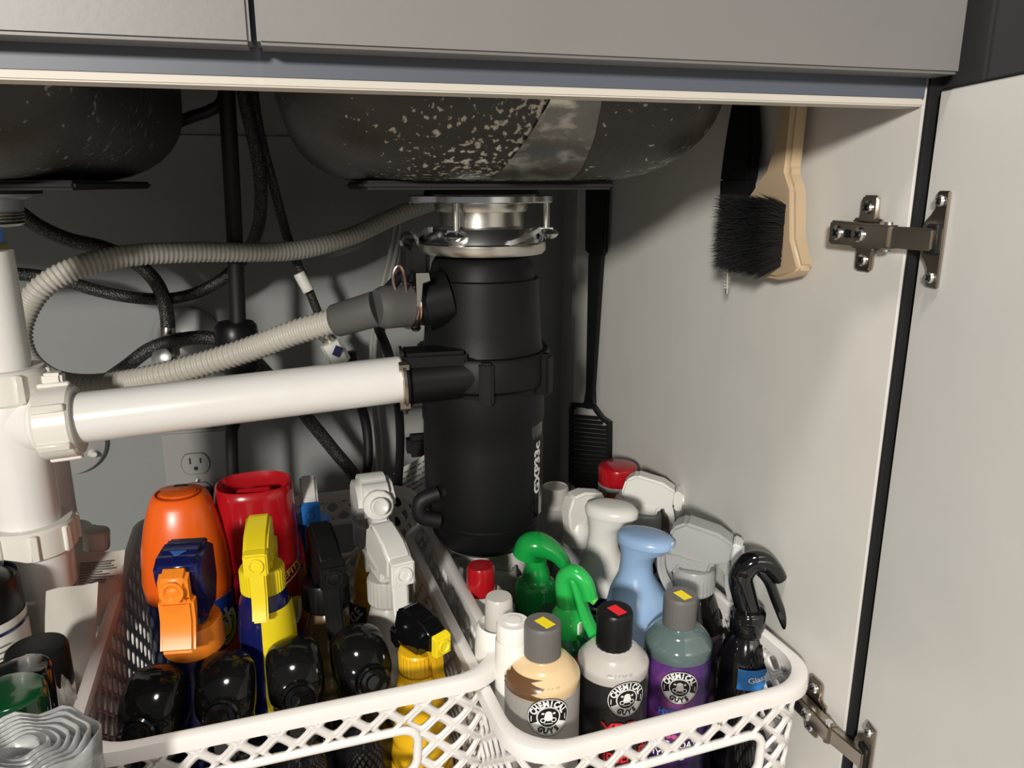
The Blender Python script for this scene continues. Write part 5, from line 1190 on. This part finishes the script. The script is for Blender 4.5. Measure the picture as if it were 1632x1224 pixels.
jar(8, 1102, 0.4355, 'capped_jar', 'jar with a dark green lid above the grey roll, far left', 'jar', .0205, .022, CLOUD, GRND)
# roll of bags
t = thing('bag_roll', 'roll of crinkled grey plastic bags in the bottom left corner', 'bag roll', (at(35, 1200, .385).x, .385, .0))
mb = MB(); zc_ = at(40, 1190, 0.3837).z; N = 260; vs = []; turns = 6.5
R0 = .030
pts = []
for i in range(N):
    f = i/(N-1); a = f*turns*2*PI; r = .006+(R0-.006)*f
    pts.append((r*math.cos(a)*1.25, r*math.sin(a)*.95+.0012*math.sin(a*7)*f))
rows = 16
for j in range(rows+1):
    z = zc_*j/rows
    for x, y in pts:
        n_ = 1+.018*math.sin(j*1.9+x*260)+.012*math.sin(j*3.1+y*300); vs.append((x*n_, y*n_, z+.0015*math.sin(x*260+y*170)*(j == rows)))
mb.add(vs, [(j*N+i, j*N+i+1, (j+1)*N+i+1, (j+1)*N+i) for j in range(rows) for i in range(N-1)])
o = mb.build('rolled_film', BAG, t, smooth=70); so = o.modifiers.new('thickness', 'SOLIDIFY'); so.thickness = .0013; so.offset = 0
mb = MB(); mb.lathe([(.030, zc_*.02), (.031, zc_*.5), (.0305, zc_-.006), (.006, zc_-.010)], 32, sy=.8); mb.build('inner_roll', BAG, t)
# green item under basket
jar(118, 1238, 0.3837, 'capped_bottle', 'dark green bottle squeezed between the grey roll and the basket', 'bottle', .010, .02, GRND, GRND)
# squeeze tubes
def tube_thing(label, p_bot, p_top, w_, capd, rot, text=True):
    t = thing('squeeze_tube', label, 'tube', tuple(p_bot)); d = (p_top-p_bot); L_ = d.length; d.normalize()
    sx = Vector((math.cos(rot), math.sin(rot), 0)); sx = (sx-d*sx.dot(d)).normalized(); sn = d.cross(sx)
    vs = []; rows = 14; seg = 24
    for j in range(rows+1):
        f = j/rows; th = .014*(1-f)+.0010; ww = w_/2*(.80+.20*f)
        for i in range(seg):
            a = 2*PI*i/seg; wob = .0012*math.sin(f*9+i*.9)*f
            vs.append(p_bot+d*(L_*f)+sx*ww*math.cos(a)+sn*(th*math.sin(a)+wob))
    fs = [(j*seg+i, j*seg+(i+1) % seg, (j+1)*seg+(i+1) % seg, (j+1)*seg+i) for j in range(rows) for i in range(seg)]+[tuple(range(seg))[::-1], tuple(rows*seg+i for i in range(seg))]
    mb = MB(); mb.add(vs, fs); mb.build('tube_body', TUBEW, t, world=True, smooth=60)
    if text:
        mb = MB(); 
        for k in range(9):
            c_ = p_bot+d*(L_*(.55+.035*k))-sn*(.014*(1-(.55+.035*k))+.0032); a0 = -w_*.30; a1 = w_*random.uniform(.05, .3)
            mb.add([c_+sx*a0-d*.0006, c_+sx*a1-d*.0006, c_+sx*a1+d*.0006, c_+sx*a0+d*.0006], [(0, 1, 2, 3)])
        mb.build('print_lines', PRTG, t, world=True)
    return t, d, sx
t, d, sx = tube_thing('white squeeze tube with printed lines leaning beside the basket', at(150, 1010, 0.6097), at(157, 880, 0.6663), .042, None, .35)
mb = MB(); a = at(153, 868, 0.6757); mb.cyl(a-Vector((0, 0, .004)), a+Vector((.002, 0, .014)), .0105, 24, bev=.002); mb.build('cap', TUBEW, t, world=True)
t, d, sx = tube_thing('wavy cream squeeze tube with crimped end, left of the printed tube', at(108, 1150, 0.5155), at(116, 935, 0.5909), .036, None, .1, False)
# crumpled clear bag between the black cap and basket
t = thing('plastic_bag', 'crumpled clear plastic bag beside the basket front left', 'bag', tuple(at(95, 1100, 0.4967))); c0 = at(98, 1105, 0.4967); c0.z = .0
hb = at(98, 1055, 0.4967).z; mb = MB(); vs = []; seg = 36; rows = 18
for j in range(rows+1):
    f = j/rows
    for i in range(seg):
        a = 2*PI*i/seg; r = .024*(1.05-f**3*.9)*(1+.16*math.sin(a*5+j*1.3)+.10*math.sin(a*9-j*2.1)); vs.append(c0+Vector((r*math.cos(a)*.8, r*math.sin(a)*1.3, hb*f+.003*math.sin(a*4+j))))
mb.add(vs, [(j*seg+i, j*seg+(i+1) % seg, (j+1)*seg+(i+1) % seg, (j+1)*seg+i) for j in range(rows) for i in range(seg)]+[tuple(rows*seg+i for i in range(seg))]); mb.build('crumpled_film', CRINK, t, world=True, smooth=25)
